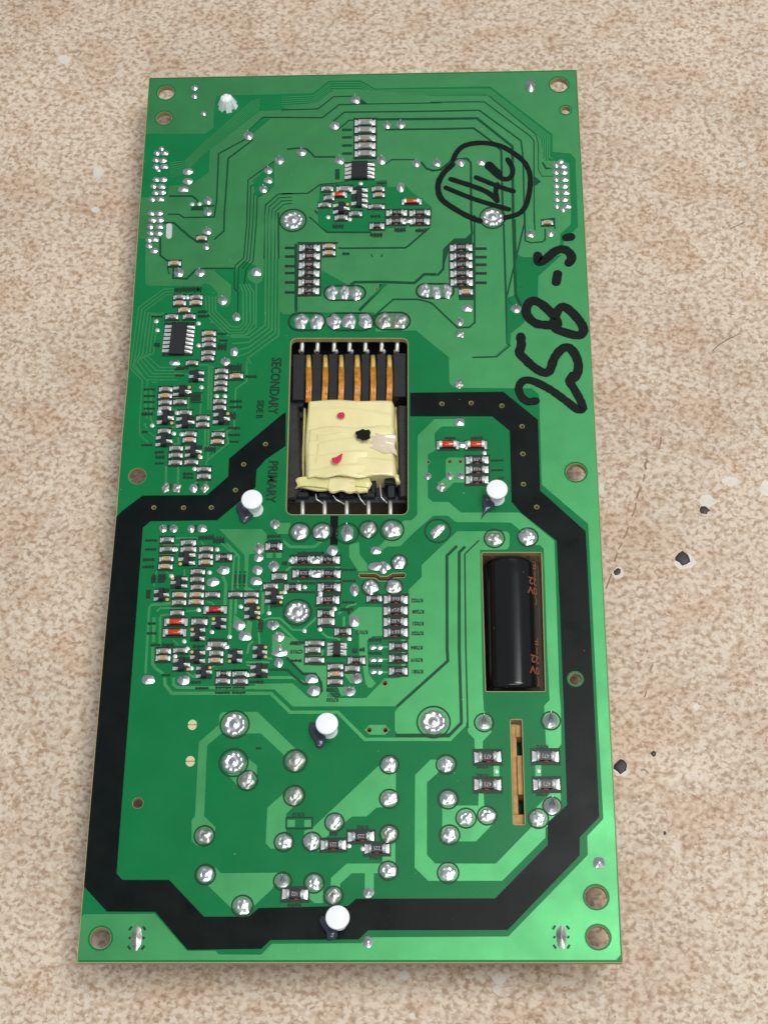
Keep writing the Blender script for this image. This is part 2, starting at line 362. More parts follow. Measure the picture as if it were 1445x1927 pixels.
pour('793.4 1063.5 860 1000 952.9 1000 958.8 1006 957.6 1029.4 953 1034 903 1035 908 1301 910.3 1338 924 1352 924 1378 908.2 1395 908.2 1415.7 893.2 1415.7 892.3 1390.5 880.6 1378.8 878 1360 865.3 1360 845 1380 747.5 1380.6 743 1375 743 1340 751 1329 551 1329.7 516.9 1297.6 480 1297.6 480 1287 551 1286 580.8 1313 597.9 1313.8 606 1304 606 1284 602 1275 595 1269 570 1268 541 1237 512.4 1232 512.4 1194 535.8 1196 574 1212 574 1250 590 1253 615 1253 615 1300 630 1314 688.7 1313.8 716 1286 723 1277 750 1276 768 1270 769 1110 793.4 1086')
pour('L 1090 1012 1335 1015 1335 1315 1225 1320 1170 1370 Q 1180 500 1190 600 1240 680 1230 740 1180 745 1150 680 1130 540 1090 400 1085 180 L 990 1200 980 1110')
pour('985 365 1085 335 1095 470 1170 560 1180 640 1080 640 985 490','L')
pour('210 135 370 135 370 250 240 250 200 200','L')
pour('905 200 1350 200 1400 250 1400 350 1380 455 1215 460 1200 800 1300 850 1270 870 1170 860 1170 470 1130 430','K')
pour('1060 1090 1150 1160 1160 1290 1080 1260 1050 1210','K')
pour('1200 1150 1250 1170 1240 1290 1180 1340 1110 1330 1180 1250','K')
pour('1215 760 1283 760 1290 960 1190 1060 1160 1070 1040 1060 1080 900','U')
pour('265 290 305 335 760 330 690 455 545 590 385 600 210 430','W')
pour('975 420 1075 420 1075 560 1010 560 965 520','W')
pour('Q 925 590 1110 600 1110 700 1000 700 930 610'); pour('Q 860 740 1040 735 1040 830 905 830')
pour('Q 1150 650 1210 640 1265 700 1210 750 1155 710'); pour('Q 1195 1135 1360 1135 1410 1187 1360 1238 1195 1238 1145 1187')
for s, wp in [('L 290 320 370 385 620 385 690 330',6),('K 1090 470 1060 490 1040 860',4),('K 980 350 1110 480 1100 820',4.2),
    ('K 940 690 975 770 965 1010',6),('K 400 972 200 988 175 1020 150 1445 O 135 600',4.5),('K 520 1025 290 1025 250 1060',4),
    ('O 210 320 210 500 245 545',6),('O 240 540 320 600',6),('O 425 640 430 715 470 745 1190 745 1445 735',6),
    ('O 335 640 340 715 410 805 Q 165 805 370 1003 865 1003 1150 1288 R 45 1175 925 1175 1075 1025 M 1055 1440 1046 700 1040 490 1110 415',6.4),
    ('K 450 295 680 295',4),('K 320 365 490 365',4),('K 1030 930 1015 1310',5.2),('K 1080 930 1075 1090',5),('O 225 10 220 270',6),('O 290 10 285 290',4.6),
    ('Q 90 640 400 640 520 700',5.5),('L 60 1160 150 1130 260 1130 390 1250 500 1255 640 1130',4.2),('L 250 1200 440 1375',5.5),
    ('Q 700 170 760 220 850 225 890 250',4),('Q 930 0 930 110',4.4),('Q 1320 320 1420 320',3.6),('Q 1320 450 1420 450',3.6),('Q 1320 585 1420 585',3.6),
    ('U 738 515 741 670',11),('U 1094 515 1095 670',11),('K 1310 900 1300 1020 1330 1445',3.6),('L 90 880 85 1080',3.6),('L 145 1000 145 1080',3.6),
    ('L 320 640 380 590',4),('L 862 590 862 620',9),('L 862 735 862 765',9),('L 452 735 452 770',4.5),('K 1360 860 1350 1090',3.8),
    ('R 440 120 440 165',8),('R 440 255 440 290',8),('R 440 380 440 415',8),('K 175 1000 400 985',3),
    ('Q 560 405 700 405 710 350',4.4),('Q 540 590 620 640',5),('O 1185 480 1430 480',4.2),('O 1200 390 1215 300 1260 260',4)]:
    trace(s, wp)
for s, wp in [('K 540 620 545 690',3),('K 340 630 400 690',3),('K 720 330 745 372',3),('K 400 620 250 640 240 700',2.6),('K 225 700 225 800',3.2),('K 280 480 440 470',3),('K 620 600 620 640',3),('K 800 560 830 600',3),
    ('K 905 330 1040 440',3.4),('K 700 1045 560 1060',3.4),('K 410 1090 300 1100 270 1160',3),('K 780 960 830 970 850 1000',3.4),('O 425 250 480 300',3.4),('O 560 575 640 640',4),('O 770 545 860 520',3),('O 1190 510 1240 515',3),
    ('L 60 840 90 800',3.6),('L 470 1100 640 1000',0.1),('L 430 700 450 640',3.4),('L 820 1000 840 1050',4),('L 870 1090 980 1000 1060 980',3.6),('Q 0 440 180 440',4),('Q 710 50 640 0',3),('O 860 560 980 570',4),('O 640 640 660 600',3.6),
    ('G 270 190 330 190',2.4),('G 470 330 560 330',3),('G 600 430 610 520',3),('G 480 600 560 600',3.2),('G 830 640 930 620',6),('G 450 740 520 760',3)]:
    if wp > 1: trace(s, wp)
# ---- copper of the upper half: one pour with clearances cut as dark lines, windows of bare mask
sheet('copper_pour', parse('A 1445 415 1145 430 700 780 690 985 550 1085 330 1110 320 1200 82 1215 D 118 30 98 235 165 240 165 640 195 665 660 665 700 640 755 660 820 730 820 800 850 850 905 850 935 820 940 655 800 520 930 505 975 530 1055 440 1165 480 1160 500 1095 540 1090 600 1150 640 1175 650 1220 620 1235 560 1238 420 1380 420 E 35 890 60 920 130 925 165 905 890 905 900 1080 1200 1070 1270 1070 F 0 1105 155 1230 _ 885 672 888 669 932 669 956 647 958 626 _ 952 610 _ 955 560 F 715 700 720 350 780 378 1000 385 1115 355 1100 290 1100 185 1190 100 1190 0 C 1255 900 1110 880 1040 885 1020 860 1000 700 950 640 525 290 0 290 B 850 250 720 235 480 235 330 350 0 395'), M['copper'], B_CU)
def gap(s, wpx, f='_', m='gap'): trace(s, wpx*1.22, f, 'clearance_line', m, B_GAP)
for s, wp in [('B 0 420 330 410 470 300 640 295',2.0),('B 0 488 370 490 520 372 640 370',2.4),('B 640 368 1445 355',1.8),('B 470 520 570 440 1445 430 C 440 422 820 700 838 860 850 1445 F 640 740 650 1110',2.6),
    ('A 1185 487 1445 487',2.6),('A 1185 485 1050 610',3),('B 500 600 560 560 610 512 860 512',2.2),('B 850 505 1445 500 C 420 495 740 750 748 1445 F 722 700 765 790',4.2),('B 940 598 1445 592 C 390 585 560 710 640 790 655 1445',3.4),
    ('B 50 775 160 765 230 775 300 845 490 845',3),('B 940 910 1000 870 1200 870',2.2),('B 1260 890 1310 950 1370 970 1445 965 C 20 975 90 960 200 870 330 860 365 900 368 1445 F 352 180 300 228 205 230 115 315 108 480 65 528 0 532',3.6),
    ('B 0 1180 240 1175 350 1095 540 1080 640 1060',2.4),('B 300 1330 390 1420 E 380 105 470 180 860 182',3),('C 0 350 485 345 905 660 935 700 937 1445',1.8),('C 525 290 950 640 975 720 975 960 1010 1020 1110 1020',1.3),
    ('A 1060 665 780 815 762 1240 740 1390 465 1395 420 1365 320 1365',2.4),('A 1090 690 865 860 850 1100 D 880 0 875 170 820 215 790 245',2.6),
    ('A 330 1200 540 1200 590 1240 590 1290 740 1290',3),('A 1290 880 1045 1055 1035 1445 D 1055 410 980 480 970 540 970 690 1005 720 1000 900',1.8),
    ('A 1130 1080 1072 1110 1060 1445 D 1085 420 1010 500 1000 700',1.5),('A 1150 1150 1100 1180 1090 1445 D 1110 430 1040 510',1.5),('A 1240 1150 1130 1210 1120 1445 D 1140 440 1075 520 1060 640',1.8),
    ('A 1445 1180 1320 1182 1205 1280 1190 1445 D 1245 0 1240 420',2.2),('A 1445 1210 1330 1215 1235 1300 1225 1445 D 1275 0 1270 420',1.5),
    ('A 1445 1240 1350 1245 1265 1320 1255 1445 D 1305 0 1302 420',1.5),('A 1445 1265 1370 1275 1295 1340 1290 1445 D 1340 0 1335 420',1.5),
    ('D 330 95 420 92 560 215 640 270 720 270',3.4),('D 300 230 300 390 365 440 420 490 415 595 540 602 620 520 700 507 970 507',3.0),
    ('E 20 0 22 420',2.6),('E 178 285 180 900',4.5),('E 560 320 600 325 1170 320 1200 300 1385 140',3),('E 670 660 710 632 960 630 1250 640 1340 560 1445 560',4.6),
    ('E 950 650 940 700 750 890',4.6),('E 880 945 1060 788 1280 788 1385 812 F 20 780 230 980 330 975 375 935 372 20',2.8),
    ('E 190 275 560 275',3),('E 400 530 400 760',3.4),('E 300 40 460 182 850 182',2.4),
    ('F 620 100 640 740 650 1110 676 1130',3),('F 715 60 722 350',3),('F 800 0 803 240 850 257 950 250 972 230 972 140',2.4),('F 880 0 885 150',2.2),('F 970 60 1050 50 1055 140',2.4),
    ('F 355 1232 560 1226 676 1130',2.6),('F 650 1110 655 740 700 800',2.2),
    ('M 1000 375 893 478 895 1445 R 903 355 372 832',4.6),('M 1085 382 1022 442 1022 1445 R 1045 1000 915 1135 360 1135',4.6),('M 1230 315 1080 460 1090 1445 R 1112 1060',2.4),
    ('Q 20 560 250 555 340 560 400 620 500 705 560 715',4),('Q 330 430 500 600 630 600 690 690 700 790',4),('D 380 480 365 500 380 560',2)]: gap(s, wp)
def window(s, f='_', m='mask'): sheet('bare_mask_window', parse(s, f), M[m], B_GAP)
window('A 1245 500 1085 640 1060 600 1170 500'); window('A 1090 1060 1285 890 1280 1110 1240 1150 1135 1200 1110 1190')
window('E 420 530 640 650 600 660 430 700 405 760 405 560'); window('E 970 645 1010 650 880 760 840 800 900 720')
window('B 350 1105 560 1080 640 1060 955 1060 960 1120 1130 1112 1200 1180 1360 1300 E 1400 120 1180 112 990 150 850 172 470 174 380 110 B 330 1340')
window('B 990 1240 1060 1170 1080 1180 1030 1250 1020 1330 985 1330'); window('B 720 320 780 362 650 366','_','gap'); window('C 930 1010 1000 1070 930 1120','_','gap')
window('C 1020 890 1050 940 1110 950 1040 960 1005 900','_','gap'); window('F 355 180 355 280 170 280 108 470 110 320 205 232 300 230','_','gap')
window('F 240 705 365 710 365 745 240 745','_','gap'); window('F 650 740 690 790 690 900 790 940 680 1030 676 1130 650 1110'); window('D 800 520 930 508 968 535 965 640 935 652 790 532')
window('A 530 1290 640 1290 640 1330 530 1330','_','gap')
for y in (600,668,742,815): gap('B 548 %d 640 %d' % (y, y), 4.5)
gap('B 505 955 505 1050', 7); gap('B 950 1075 850 1080', 8)
for y in (322,400,487,550,635,725): gap('E 78 %d 170 %d' % (y, y), 4.6, m='ink')
for y in (308,380,445,518,598): gap('F 378 %d 476 %d' % (y, y), 5, m='ink')
# ---- thin trace bundles on bare mask
for k in range(5):
    d = 26*k; trace('B 0 %g 290 %g 440 %g 715 %g 840 %g C %g %g %g %g %g %g 1108 %g' % (305+d*.75, 290+d*.7, 172+d*.85, 172+d*.8, 240+d*.42, 535-6*k, 230+11*k, 1078-20*k, 655+6*k, 1075-20*k, 850+8*k, 895+58*k if k else 860), 1.9)
for k in range(7):
    o = 27*k; trace('A %g %g %g %g 620 %g 480 %g 340 %g' % (1150+o*.0, 320+o*.55, 1080+o*.2, 340+o*.6, 740+k*16, 880+k*18, 900+k*22), 1.8)
for k in range(7):
    xl = 85 + 28*k; pts = [(430 - 0*k, 690 + 26*min(k,2)), (330 + 14*k, 695 + 26*min(k,2))] if k < 3 else [(330 - 12*(k-3), 905 + 14*(k-3)), (300 - 12*(k-3), 925 + 10*(k-3))]
    s = 'D ' + ' '.join('%g %g' % p for p in pts) + ' %g %g %g 1280' % (xl + 20, 860 + 16*k, xl - 40 + 4*k)
    if k == 0: s += ' G 75 60 185 175 160 560 160 660 240 745'
    elif k == 1: s += ' G 100 50 232 180 225 240'
    else: s += ' G %g %g %g %g %g %g' % (50+30*k, 60-18*k, 150+32*k, 225-28*k, 470+18*k, 225-28*k)
    trace(s, 2.4)
for k in range(4): trace('D %g 650 %g 720 %g 1000 %g %g %g %g %g %g %g 760' % (1020+26*k, 1048+32*k, 1050+32*k, 1005+22*k, 1038+25*k, 940-10*k, 1035+28*k, 800-28*k, 890+14*k, 800-30*k), 2.6)
for k in range(5): trace('D %g 410 %g %g %g %g %g %g' % (1255+31*k, 1250+30*k, 1020+24*k, 1105-4*k, 1130+48*k, 930+20*k+(110 if k>3 else 0), 1130+60*k), 3.2)
trace('D 1168 600 1165 1040 1080 1110 940 1110', 2.8)
for s, wp in [('G 1130 0 1130 180 1030 250 1015 600 950 640 965 740 770 900 760 940',3),('G 790 40 780 440',4),('G 815 40 805 440',3),('G 720 250 710 480',3.4),('G 755 600 750 800',4),
    ('G 785 600 780 900',3.4),('G 400 950 398 1110',4.2),('G 510 950 508 1110',4.2),('G 770 1060 765 1110',4),('G 510 690 515 770',4),('G 205 560 235 640 300 680',3),
    ('G 215 250 215 380 225 520',4),('G 262 250 262 520 280 570',4),('G 605 240 600 440 460 440',3.4),('G 690 1060 660 1120',3.6),('G 450 600 560 600',3),('G 640 40 770 30 840 60',3),
    ('G 480 100 600 120 640 200',3)]: trace(s, wp)
# ---- black isolation band, legend ink
sheet('isolation_band', parse('538 776 530 781 431.4 863.7 430 897 390 932 269 933 230 962 219.8 973 199 1195 168 1555 159 1668.4 202 1715.5 292.6 1716 353.5 1787.5 492 1785.5 509.4 1769 675.5 1767.8 692.6 1750.6 955 1750 1090 1610 1090.3 1576 1126.9 1537.5 1119 1360 1103.5 1040 1101 1000 1016 923.5 1011.8 790.6 947 737.6 771.5 739.4 771.5 783.5 925.9 783.5 958.8 810.6 962.4 944.7 980 964.7 1047 1017.6 1052.4 1131 1060 1320 1066.7 1515 1030 1548 1030.4 1590 931.2 1690.8 670 1691.5 655 1705 487 1709 468.3 1725 384.4 1725.3 318.7 1656 231 1656 220 1644 226.3 1560 253.7 1200 269.4 993 284 981 409 979 450 945 481 917 483 884.5 500 865 538 839'), M['band'], B_INK)
sheet('isolation_bar', parse('I 588 728 658 728 654 988 585 988'), M['band'], B_INK)
inkv, inkf = [], []
def ink_add(vf):
    n = len(inkv); inkv.extend(vf[0]); inkf.extend([tuple(i + n for i in q) for q in vf[1]])
inkk = [0]
def inkz(): inkk[0] = (inkk[0] + 1) % 9; return B_INK + 0.0004*inkk[0]
def ink_ring(c, r, wd=0.035, n=28):
    z = inkz(); vs = []; fs = []
    for i in range(n):
        a = 2*math.pi*i/n; vs += [(c.x + (r-wd/2)*math.cos(a), c.y + (r-wd/2)*math.sin(a), z), (c.x + (r+wd/2)*math.cos(a), c.y + (r+wd/2)*math.sin(a), z)]
    for i in range(n):
        j = (i+1) % n; fs.append((2*i, 2*i+1, 2*j+1, 2*j))
    ink_add((vs, fs))
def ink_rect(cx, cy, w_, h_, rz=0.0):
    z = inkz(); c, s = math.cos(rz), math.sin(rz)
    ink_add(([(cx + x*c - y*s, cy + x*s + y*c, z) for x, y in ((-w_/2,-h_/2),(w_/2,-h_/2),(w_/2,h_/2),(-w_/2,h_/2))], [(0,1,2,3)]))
# the board's own x axis in the photograph is level to within a degree
AX = (P(900, 900) - P(500, 902)).to_2d(); RZ0 = 0.0
# ------------------------------------------------------------------ shared component meshes
def box_vf(x0, x1, y0, y1, z0, z1, bev=0.0):
    if bev == 0:
        v = [(x0,y0,z0),(x1,y0,z0),(x1,y1,z0),(x0,y1,z0),(x0,y0,z1),(x1,y0,z1),(x1,y1,z1),(x0,y1,z1)]
        return v, [(0,3,2,1),(4,5,6,7),(0,1,5,4),(1,2,6,5),(2,3,7,6),(3,0,4,7)]
    b = bev; bz = min(bev, (z1-z0)*.4); bx = min(b, (x1-x0)*.4); by = min(b, (y1-y0)*.4)
    v = [(x0,y0,z0),(x1,y0,z0),(x1,y1,z0),(x0,y1,z0),(x0,y0,z1-bz),(x1,y0,z1-bz),(x1,y1,z1-bz),(x0,y1,z1-bz),
         (x0+bx,y0+by,z1),(x1-bx,y0+by,z1),(x1-bx,y1-by,z1),(x0+bx,y1-by,z1)]
    f = [(0,3,2,1),(8,9,10,11)]
    for i in range(4):
        j = (i+1) % 4; f += [(i, j, j+4, i+4), (i+4, j+4, j+8, i+8)]
    return v, f
def mesh(name, vf, m, smooth=False):
    me = bpy.data.meshes.new(name); me.from_pydata(vf[0], [], vf[1]); me.materials.append(M[m])
    if smooth: me.polygons.foreach_set('use_smooth', [True]*len(me.polygons))
    me.update(); return me
def join(*vfs):
    V, Fc = [], []
    for v, f in vfs:
        n = len(V); V += list(v); Fc += [tuple(i+n for i in q) for q in f]
    return V, Fc
def grid_surf(fx, nx, ny):
    V = [fx(i/nx, j/ny) for j in range(ny+1) for i in range(nx+1)]
    return V, [(j*(nx+1)+i, j*(nx+1)+i+1, (j+1)*(nx+1)+i+1, (j+1)*(nx+1)+i) for j in range(ny) for i in range(nx)]
def fillet(side, seed):
    rnd = random.Random(seed); j = [rnd.uniform(-.02,.02) for _ in range(40)]
    def fx(u, v):
        # u from the body (0) to the pad's end (1); v across
        x = .22 + .30*u; y = (v-.5)*(0.92 + .10*u)*(1 - .10*math.sin(math.pi*u))
        prof = (.056*(1-u*1.6) if u < .25 else .056*(0.6*(1-(u-.25)/.75)**1.7) + .003)
        edge = 1 - abs(2*v-1)**6
        z = .002 + prof*edge*(1 + 6*j[int(u*5)*6 + int(v*5)])
        return (side*x, y + j[int(u*5)+int(v*5)]*.6, max(z, .001))
    V, Fc = grid_surf(fx, 5, 5)
    if side < 0: Fc = [tuple(reversed(q)) for q in Fc]
    return V, Fc
CH = {}
for k, m_ in (('r','res'),('n','grey'),('c','tan'),('R','res')): CH[k] = mesh('chip_body', box_vf(-.27,.27,-.44,.44,.004,.048,.03), m_)
TERM = [[mesh('terminal', join(box_vf(s*.35 if s<0 else .24, s*.24 if s<0 else .35, -.455,.455,.003,.052,.03), fillet(s, 10*i+s)), 'pad', True) for s in (-1,1)] for i in range(5)]
def glue_vf():
    V, Fc = grid_surf(lambda u, v: (.13*math.cos(2*math.pi*u)*math.sin(math.pi/2*v+.001), .13*math.sin(2*math.pi*u)*math.sin(math.pi/2*v+.001), .03*math.cos(math.pi/2*v)), 10, 3)
    return V, [tuple(reversed(q)) for q in Fc]
GLUE = mesh('glue_dot', glue_vf(), 'glue', True)
NAME = dict(r='chip_resistor', n='chip_resistor', R='chip_resistor', c='chip_capacitor')
def txt(name, s, size, loc, rz, material, parent=None, xs=1.0, align='CENTER', thick=0.0):
    cu = bpy.data.curves.new(name, 'FONT'); cu.body = s; cu.size = size; cu.align_x = align; cu.align_y = 'CENTER'; cu.resolution_u = 2
    cu.offset = thick
    o = bpy.data.objects.new(name, cu); COL.objects.link(o)
    bpy.context.view_layer.update()
    me = bpy.data.meshes.new_from_object(o.evaluated_get(bpy.context.evaluated_depsgraph_get())); me.name = name
    bpy.data.objects.remove(o); me.materials.clear(); me.materials.append(material)
    q = bpy.data.objects.new(name, me); q.location = loc; q.rotation_euler = (0,0,rz); q.scale = (xs,1,1); link(q, parent)
    return q
chipn = [0]
def chip(f, x, y, w_, h_, k, text=None):
    q = ff(f, x, y); c = P(*q); s = cmpp(*q)/FR[f][2]; W_, H_ = w_*s*1.0, h_*s/0.93*1.06
    vert = False
    rz = random.uniform(-.03, .03)
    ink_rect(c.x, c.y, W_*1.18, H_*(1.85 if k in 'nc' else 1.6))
    b = empty(NAME[k], (c.x, c.y, .0165)); bpart(b)
    b.scale = (W_, H_, 1.0 if k != 'R' else 1.25); b.rotation_euler = (0,0,rz)
    iobj('chip_body', CH[k], b)
    i = chipn[0] % 5; chipn[0] += 1
    for t in TERM[i]: iobj('terminal', t, b)
    if k in 'rR' or chipn[0] % 3 == 0: iobj('glue_dot', GLUE, b, (random.uniform(-.05,.05), -.44, -.001), (1, 1.2, 1))
    if k in 'rR':
        # printed code: legible ones as text, the others as faint strokes
        if text:
            t = txt('value_print', text, 1.0, (0, 0, .0492), math.pi, M['print'], b); t.scale = (.20, .60, 1)
        else:
            V, Fc = [], []
            rr = random.Random(chipn[0])
            for a in range(3):
                for e in range(3):
                    x0 = -.16 + .115*a; y0 = -.2 + .17*e
                    if rr.random() < .85: V, Fc = join((V, Fc), box_vf(x0, x0+.085, y0, y0+.055, .0485, .0492))
                for e in range(2):
                    x0 = -.16 + .115*a + (.06 if rr.random() < .5 else 0); y0 = -.2 + .17*e
                    V, Fc = join((V, Fc), box_vf(x0, x0+.025, y0+.055, y0+.17, .0485, .0492))
            iobj('value_print', mesh('value_print', (V, Fc), 'print'), b)
    return b
CHIPS = '''B 757 538 180 55 n|B 757 605 180 55 n|B 757 680 180 55 n|B 757 750 180 55 n|B 757 820 180 55 n
B 415 1138 100 40 n|B 570 1140 140 48 n|B 430 1222 90 38 n|B 390 1285 110 36 n|B 875 1140 110 40 n|B 880 1195 100 38 c|B 860 1300 140 36 n|B 670 1365 110 40 n|B 540 1400 110 40 n
E 1090 8 180 52 r|E 1300 8 180 52 r|E 1085 85 170 55 r|E 1300 85 170 55 r|E 912 128 125 52 r
E 303 325 180 58 r|E 303 403 180 58 r|E 301 482 180 58 r|E 298 557 180 58 r|E 297 638 180 58 r|E 295 716 180 58 r|E 478 312 110 40 c|E 478 372 110 40 c
F 260 303 180 55 r|F 260 378 180 55 r|F 260 450 180 55 r|F 262 525 180 55 r|F 264 598 180 55 r|F 300 678 110 45 c|F 990 90 92 36 c
D 675 237 90 36 c|D 430 465 110 40 c|D 472 772 100 36 n|D 628 772 105 36 n|D 475 825 110 40 c|D 622 822 110 40 c|D 518 888 105 40 c|D 405 950 110 38 n|D 562 948 108 38 n
D 740 1100 120 40 c|D 740 1155 120 38 n|D 740 1205 120 38 n|D 735 1275 120 38 n|D 728 1325 108 38 n|D 587 1368 105 36 n
G 903 93 112 38 n|G 900 147 112 38 n|G 897 202 112 38 n|G 893 255 112 38 n|G 887 367 112 38 n|G 885 425 112 38 n|G 872 668 112 38 n|G 865 732 115 38 c|G 1037 138 115 42 c
G 398 258 115 38 n|G 393 317 118 38 c|G 392 377 115 38 n|G 390 432 112 36 n|G 527 372 115 38 n|G 570 470 120 38 n|G 735 520 115 38 n|G 732 578 115 38 n|G 385 637 110 38 n
G 615 663 118 38 n|G 612 717 115 40 c|G 492 793 115 38 n|G 488 857 120 38 n|G 485 922 115 38 n|G 630 918 118 38 n|G 745 983 118 36 n|G 743 1047 118 40 n
K 360 315 135 45 n|K 365 415 150 45 n|K 355 515 140 45 c|K 345 595 140 45 c|K 585 345 150 48 n|K 585 415 155 46 n|K 770 412 135 45 n|K 765 487 140 45 n|K 765 550 140 46 c|K 955 498 160 60 R
K 683 650 140 46 n|K 677 730 135 45 n|K 680 812 132 45 n|K 490 890 140 48 c|K 672 890 140 48 c|K 838 890 145 46 n|K 487 970 140 48 n|K 665 965 150 48 c|K 1075 887 140 45 n|K 1242 887 145 46 n|K 1240 957 135 45 c
K 467 1080 140 45 n|K 700 1172 160 58 n|O 325 368 145 50 n|O 320 440 145 50 c|O 500 360 140 45 n|O 885 300 190 55 n|O 875 390 140 48 n|O 868 465 145 48 c|O 952 605 140 48 r|O 945 680 140 46 n|O 1120 605 145 45 n|O 1127 682 145 46 n
L 200 385 165 68 r|L 255 700 150 60 n|L 165 800 140 45 n|L 395 812 165 65 r|L 775 812 225 75 R|L 762 945 225 75 R|L 742 1085 165 65 r|L 745 1170 165 65 n|L 918 1275 165 65 r|L 1245 930 150 55 r
L 500 525 230 72 R|L 765 525 230 72 R|L 515 670 230 72 R|L 775 670 230 72 R
Q 625 285 190 45 n|Q 605 355 150 52 n|Q 625 460 190 48 n|Q 840 530 150 48 n|Q 840 608 150 48 c|Q 838 688 150 48 n|Q 1060 465 170 62 R|Q 1018 550 145 52 n
M 360 940 235 78 R|M 358 1055 235 78 R|M 358 1172 235 78 R|M 360 1285 235 78 R|R 385 205 180 66 r|R 385 330 180 66 r|R 385 465 180 66 r
J 500 708 170 55 r|J 500 785 170 55 r|J 500 865 170 58 r'''
for it in CHIPS.replace('\n', '|').split('|'):
    t = it.split(); chip(t[0], *map(float, t[1:5]), t[5])
for f, x, y, w_, h_, t in [('U',665,475,215,82,'473'),('U',665,710,215,82,'473'),('U',1155,470,215,82,'473'),('U',1165,708,215,82,'473'),
    ('T',575,1035,225,76,'225'),('T',325,1110,215,76,'225'),('T',720,1145,215,76,'225'),('W',865,495,185,68,'102')]: chip(f, x, y, w_, h_, 'R', t)
# ---- glass diodes
def cyl_vf(r, x0, x1, zc, n=12, ends=True):
    V = []; Fc = []
    for x in (x0, x1):
        for i in range(n): a = 2*math.pi*i/n; V.append((x, r*math.cos(a), zc + r*math.sin(a)))
    for i in range(n): j = (i+1) % n; Fc.append((i, n+i, n+j, j))
    if ends: Fc += [tuple(range(n)), tuple(reversed(range(n, 2*n)))]
    return V, [tuple(reversed(q)) for q in Fc]
GL = {k: mesh('glass_body', cyl_vf(.36, -.27, .27, .36, 14), m_, True) for k, m_ in (('o','glass'),('q','redglass'))}
DC = [mesh('terminal', join(cyl_vf(.40, s*.27 - (.13 if s < 0 else 0), s*.27 + (.13 if s > 0 else 0), .40, 12), ([(s*.40,-.5,.02),(s*.52,-.5,.0),(s*.52,.5,.0),(s*.40,.5,.02),(s*.38,0,.5)], [(0,1,4),(1,2,4),(2,3,4)])), 'pad') for s in (-1,1)]
for f, x, y, w_, h_, k in [('B',520,1195,140,55,'o'),('B',1178,1255,175,58,'o'),('K',865,1048,235,80,'q'),('K',455,1175,235,80,'o'),('K',440,1285,235,80,'o'),('J',265,588,170,72,'o'),('J',490,588,170,72,'o')]:
    q = ff(f, x, y); c = P(*q); s = cmpp(*q)/FR[f][2]; b = empty('glass_diode', (c.x, c.y, .0165)); bpart(b); b.scale = (w_*s, h_*s, h_*s*.75)
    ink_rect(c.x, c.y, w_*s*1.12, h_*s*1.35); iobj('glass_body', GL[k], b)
    for t in DC: iobj('terminal', t, b)
    if k == 'q': b['label'] = 'red glass diode, the others are orange'
# ---- transistors and chips with gull-wing leads
BODY = mesh('package_body', box_vf(-.5,.5,-.5,.5,.01,.105,.06), 'black')
def lead_vf(seed):
    rnd = random.Random(seed)
    V, Fc = grid_surf(lambda u, v: (-.1 + 1.1*u, (v-.5)*(.9 + .25*u)*(1 + rnd.uniform(-.08,.08)), (.06*(1-u)**2 + .022*math.sin(math.pi*min(1,u*1.0)) + .004)*(1-abs(2*v-1)**4) + .001), 5, 4)
    return V, Fc
LEAD = [mesh('lead', lead_vf(i), 'pad', True) for i in range(4)]
TPAD = mesh('bare_copper_pad', ([(math.cos(i*math.pi/5), math.sin(i*math.pi/5), 0) for i in range(10)] + [(0,0,.25)], [(i, (i+1) % 10, 10) for i in range(10)]), 'sleeve', True)
def package(name, f, x, y, bw, bh, leads, label=None, rz=0.0):
    """leads: list of (side, y offset in frame px, length, width)"""
    q = ff(f, x, y); c = P(*q); s = cmpp(*q)/FR[f][2]
    b = empty(name, (c.x, c.y, .0165)); bpart(b); b.rotation_euler = (0,0,rz)
    iobj('package_body', BODY, b, (0,0,0), (bw*s, bh*s/.93, 1.0))
    L_ = max(abs(l[2]) for l in leads)
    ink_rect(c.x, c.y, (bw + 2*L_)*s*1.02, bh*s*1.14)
    for i, (sd, dy, ln, wd) in enumerate(leads):
        o = iobj('lead', LEAD[i % 4], b, (sd*bw*s/2, -dy*s/.93, 0), (ln*s*sd, wd*s*sd, 1.0))
        o.rotation_euler = (0,0,random.uniform(-.08,.08))
    if label: b['label'] = label
    return b
SOT = '''G 675 140 45 110 R|G 548 275 55 100 L|G 395 515 50 130 L|G 575 555 55 110 L|G 902 520 50 120 L|G 382 725 50 110 L|G 648 820 50 110 L
K 567 515 58 140 R|K 487 760 58 125 R|K 303 890 52 130 L|K 1252 1075 55 140 L|K 903 1185 50 125 R|K 682 1300 50 140 R
O 680 425 52 140 R|O 512 505 60 140 L|O 1072 420 50 140 R|O 747 585 55 130 L|O 1332 375 50 140 L|O 1322 570 60 140 L|L 200 915 62 140 L|B 540 1315 50 110 L'''
for it in SOT.replace('\n', '|').split('|'):
    t = it.split(); f = t[0]; x, y, bw, bh = map(float, t[1:5]); sd = 1 if t[5] == 'R' else -1
    d = bh*.30
    package('transistor', f, x, y, bw, bh, [(sd, -d, bw*1.0, bh*.26), (sd, d, bw*1.0, bh*.26), (-sd, 0, bw*1.0, bh*.26)], rz=random.uniform(-.02,.02))
    for yy in (d*1.2, -d*1.2):
        if random.random() < .5:
            q = ff(f, x - sd*bw*1.15, y + yy); c = P(*q); s = cmpp(*q)
            bpart(iobj('bare_copper_pad', TPAD, None, (c.x, c.y, .0175), (3.2*s, 3.2*s, .04)))
package('integrated_circuit', 'B', 707, 975, 145, 180, [(s, dy, 62, 30) for s in (-1,1) for dy in (-62,-20,20,62)], 'small black eight lead chip below the column of five resistors')
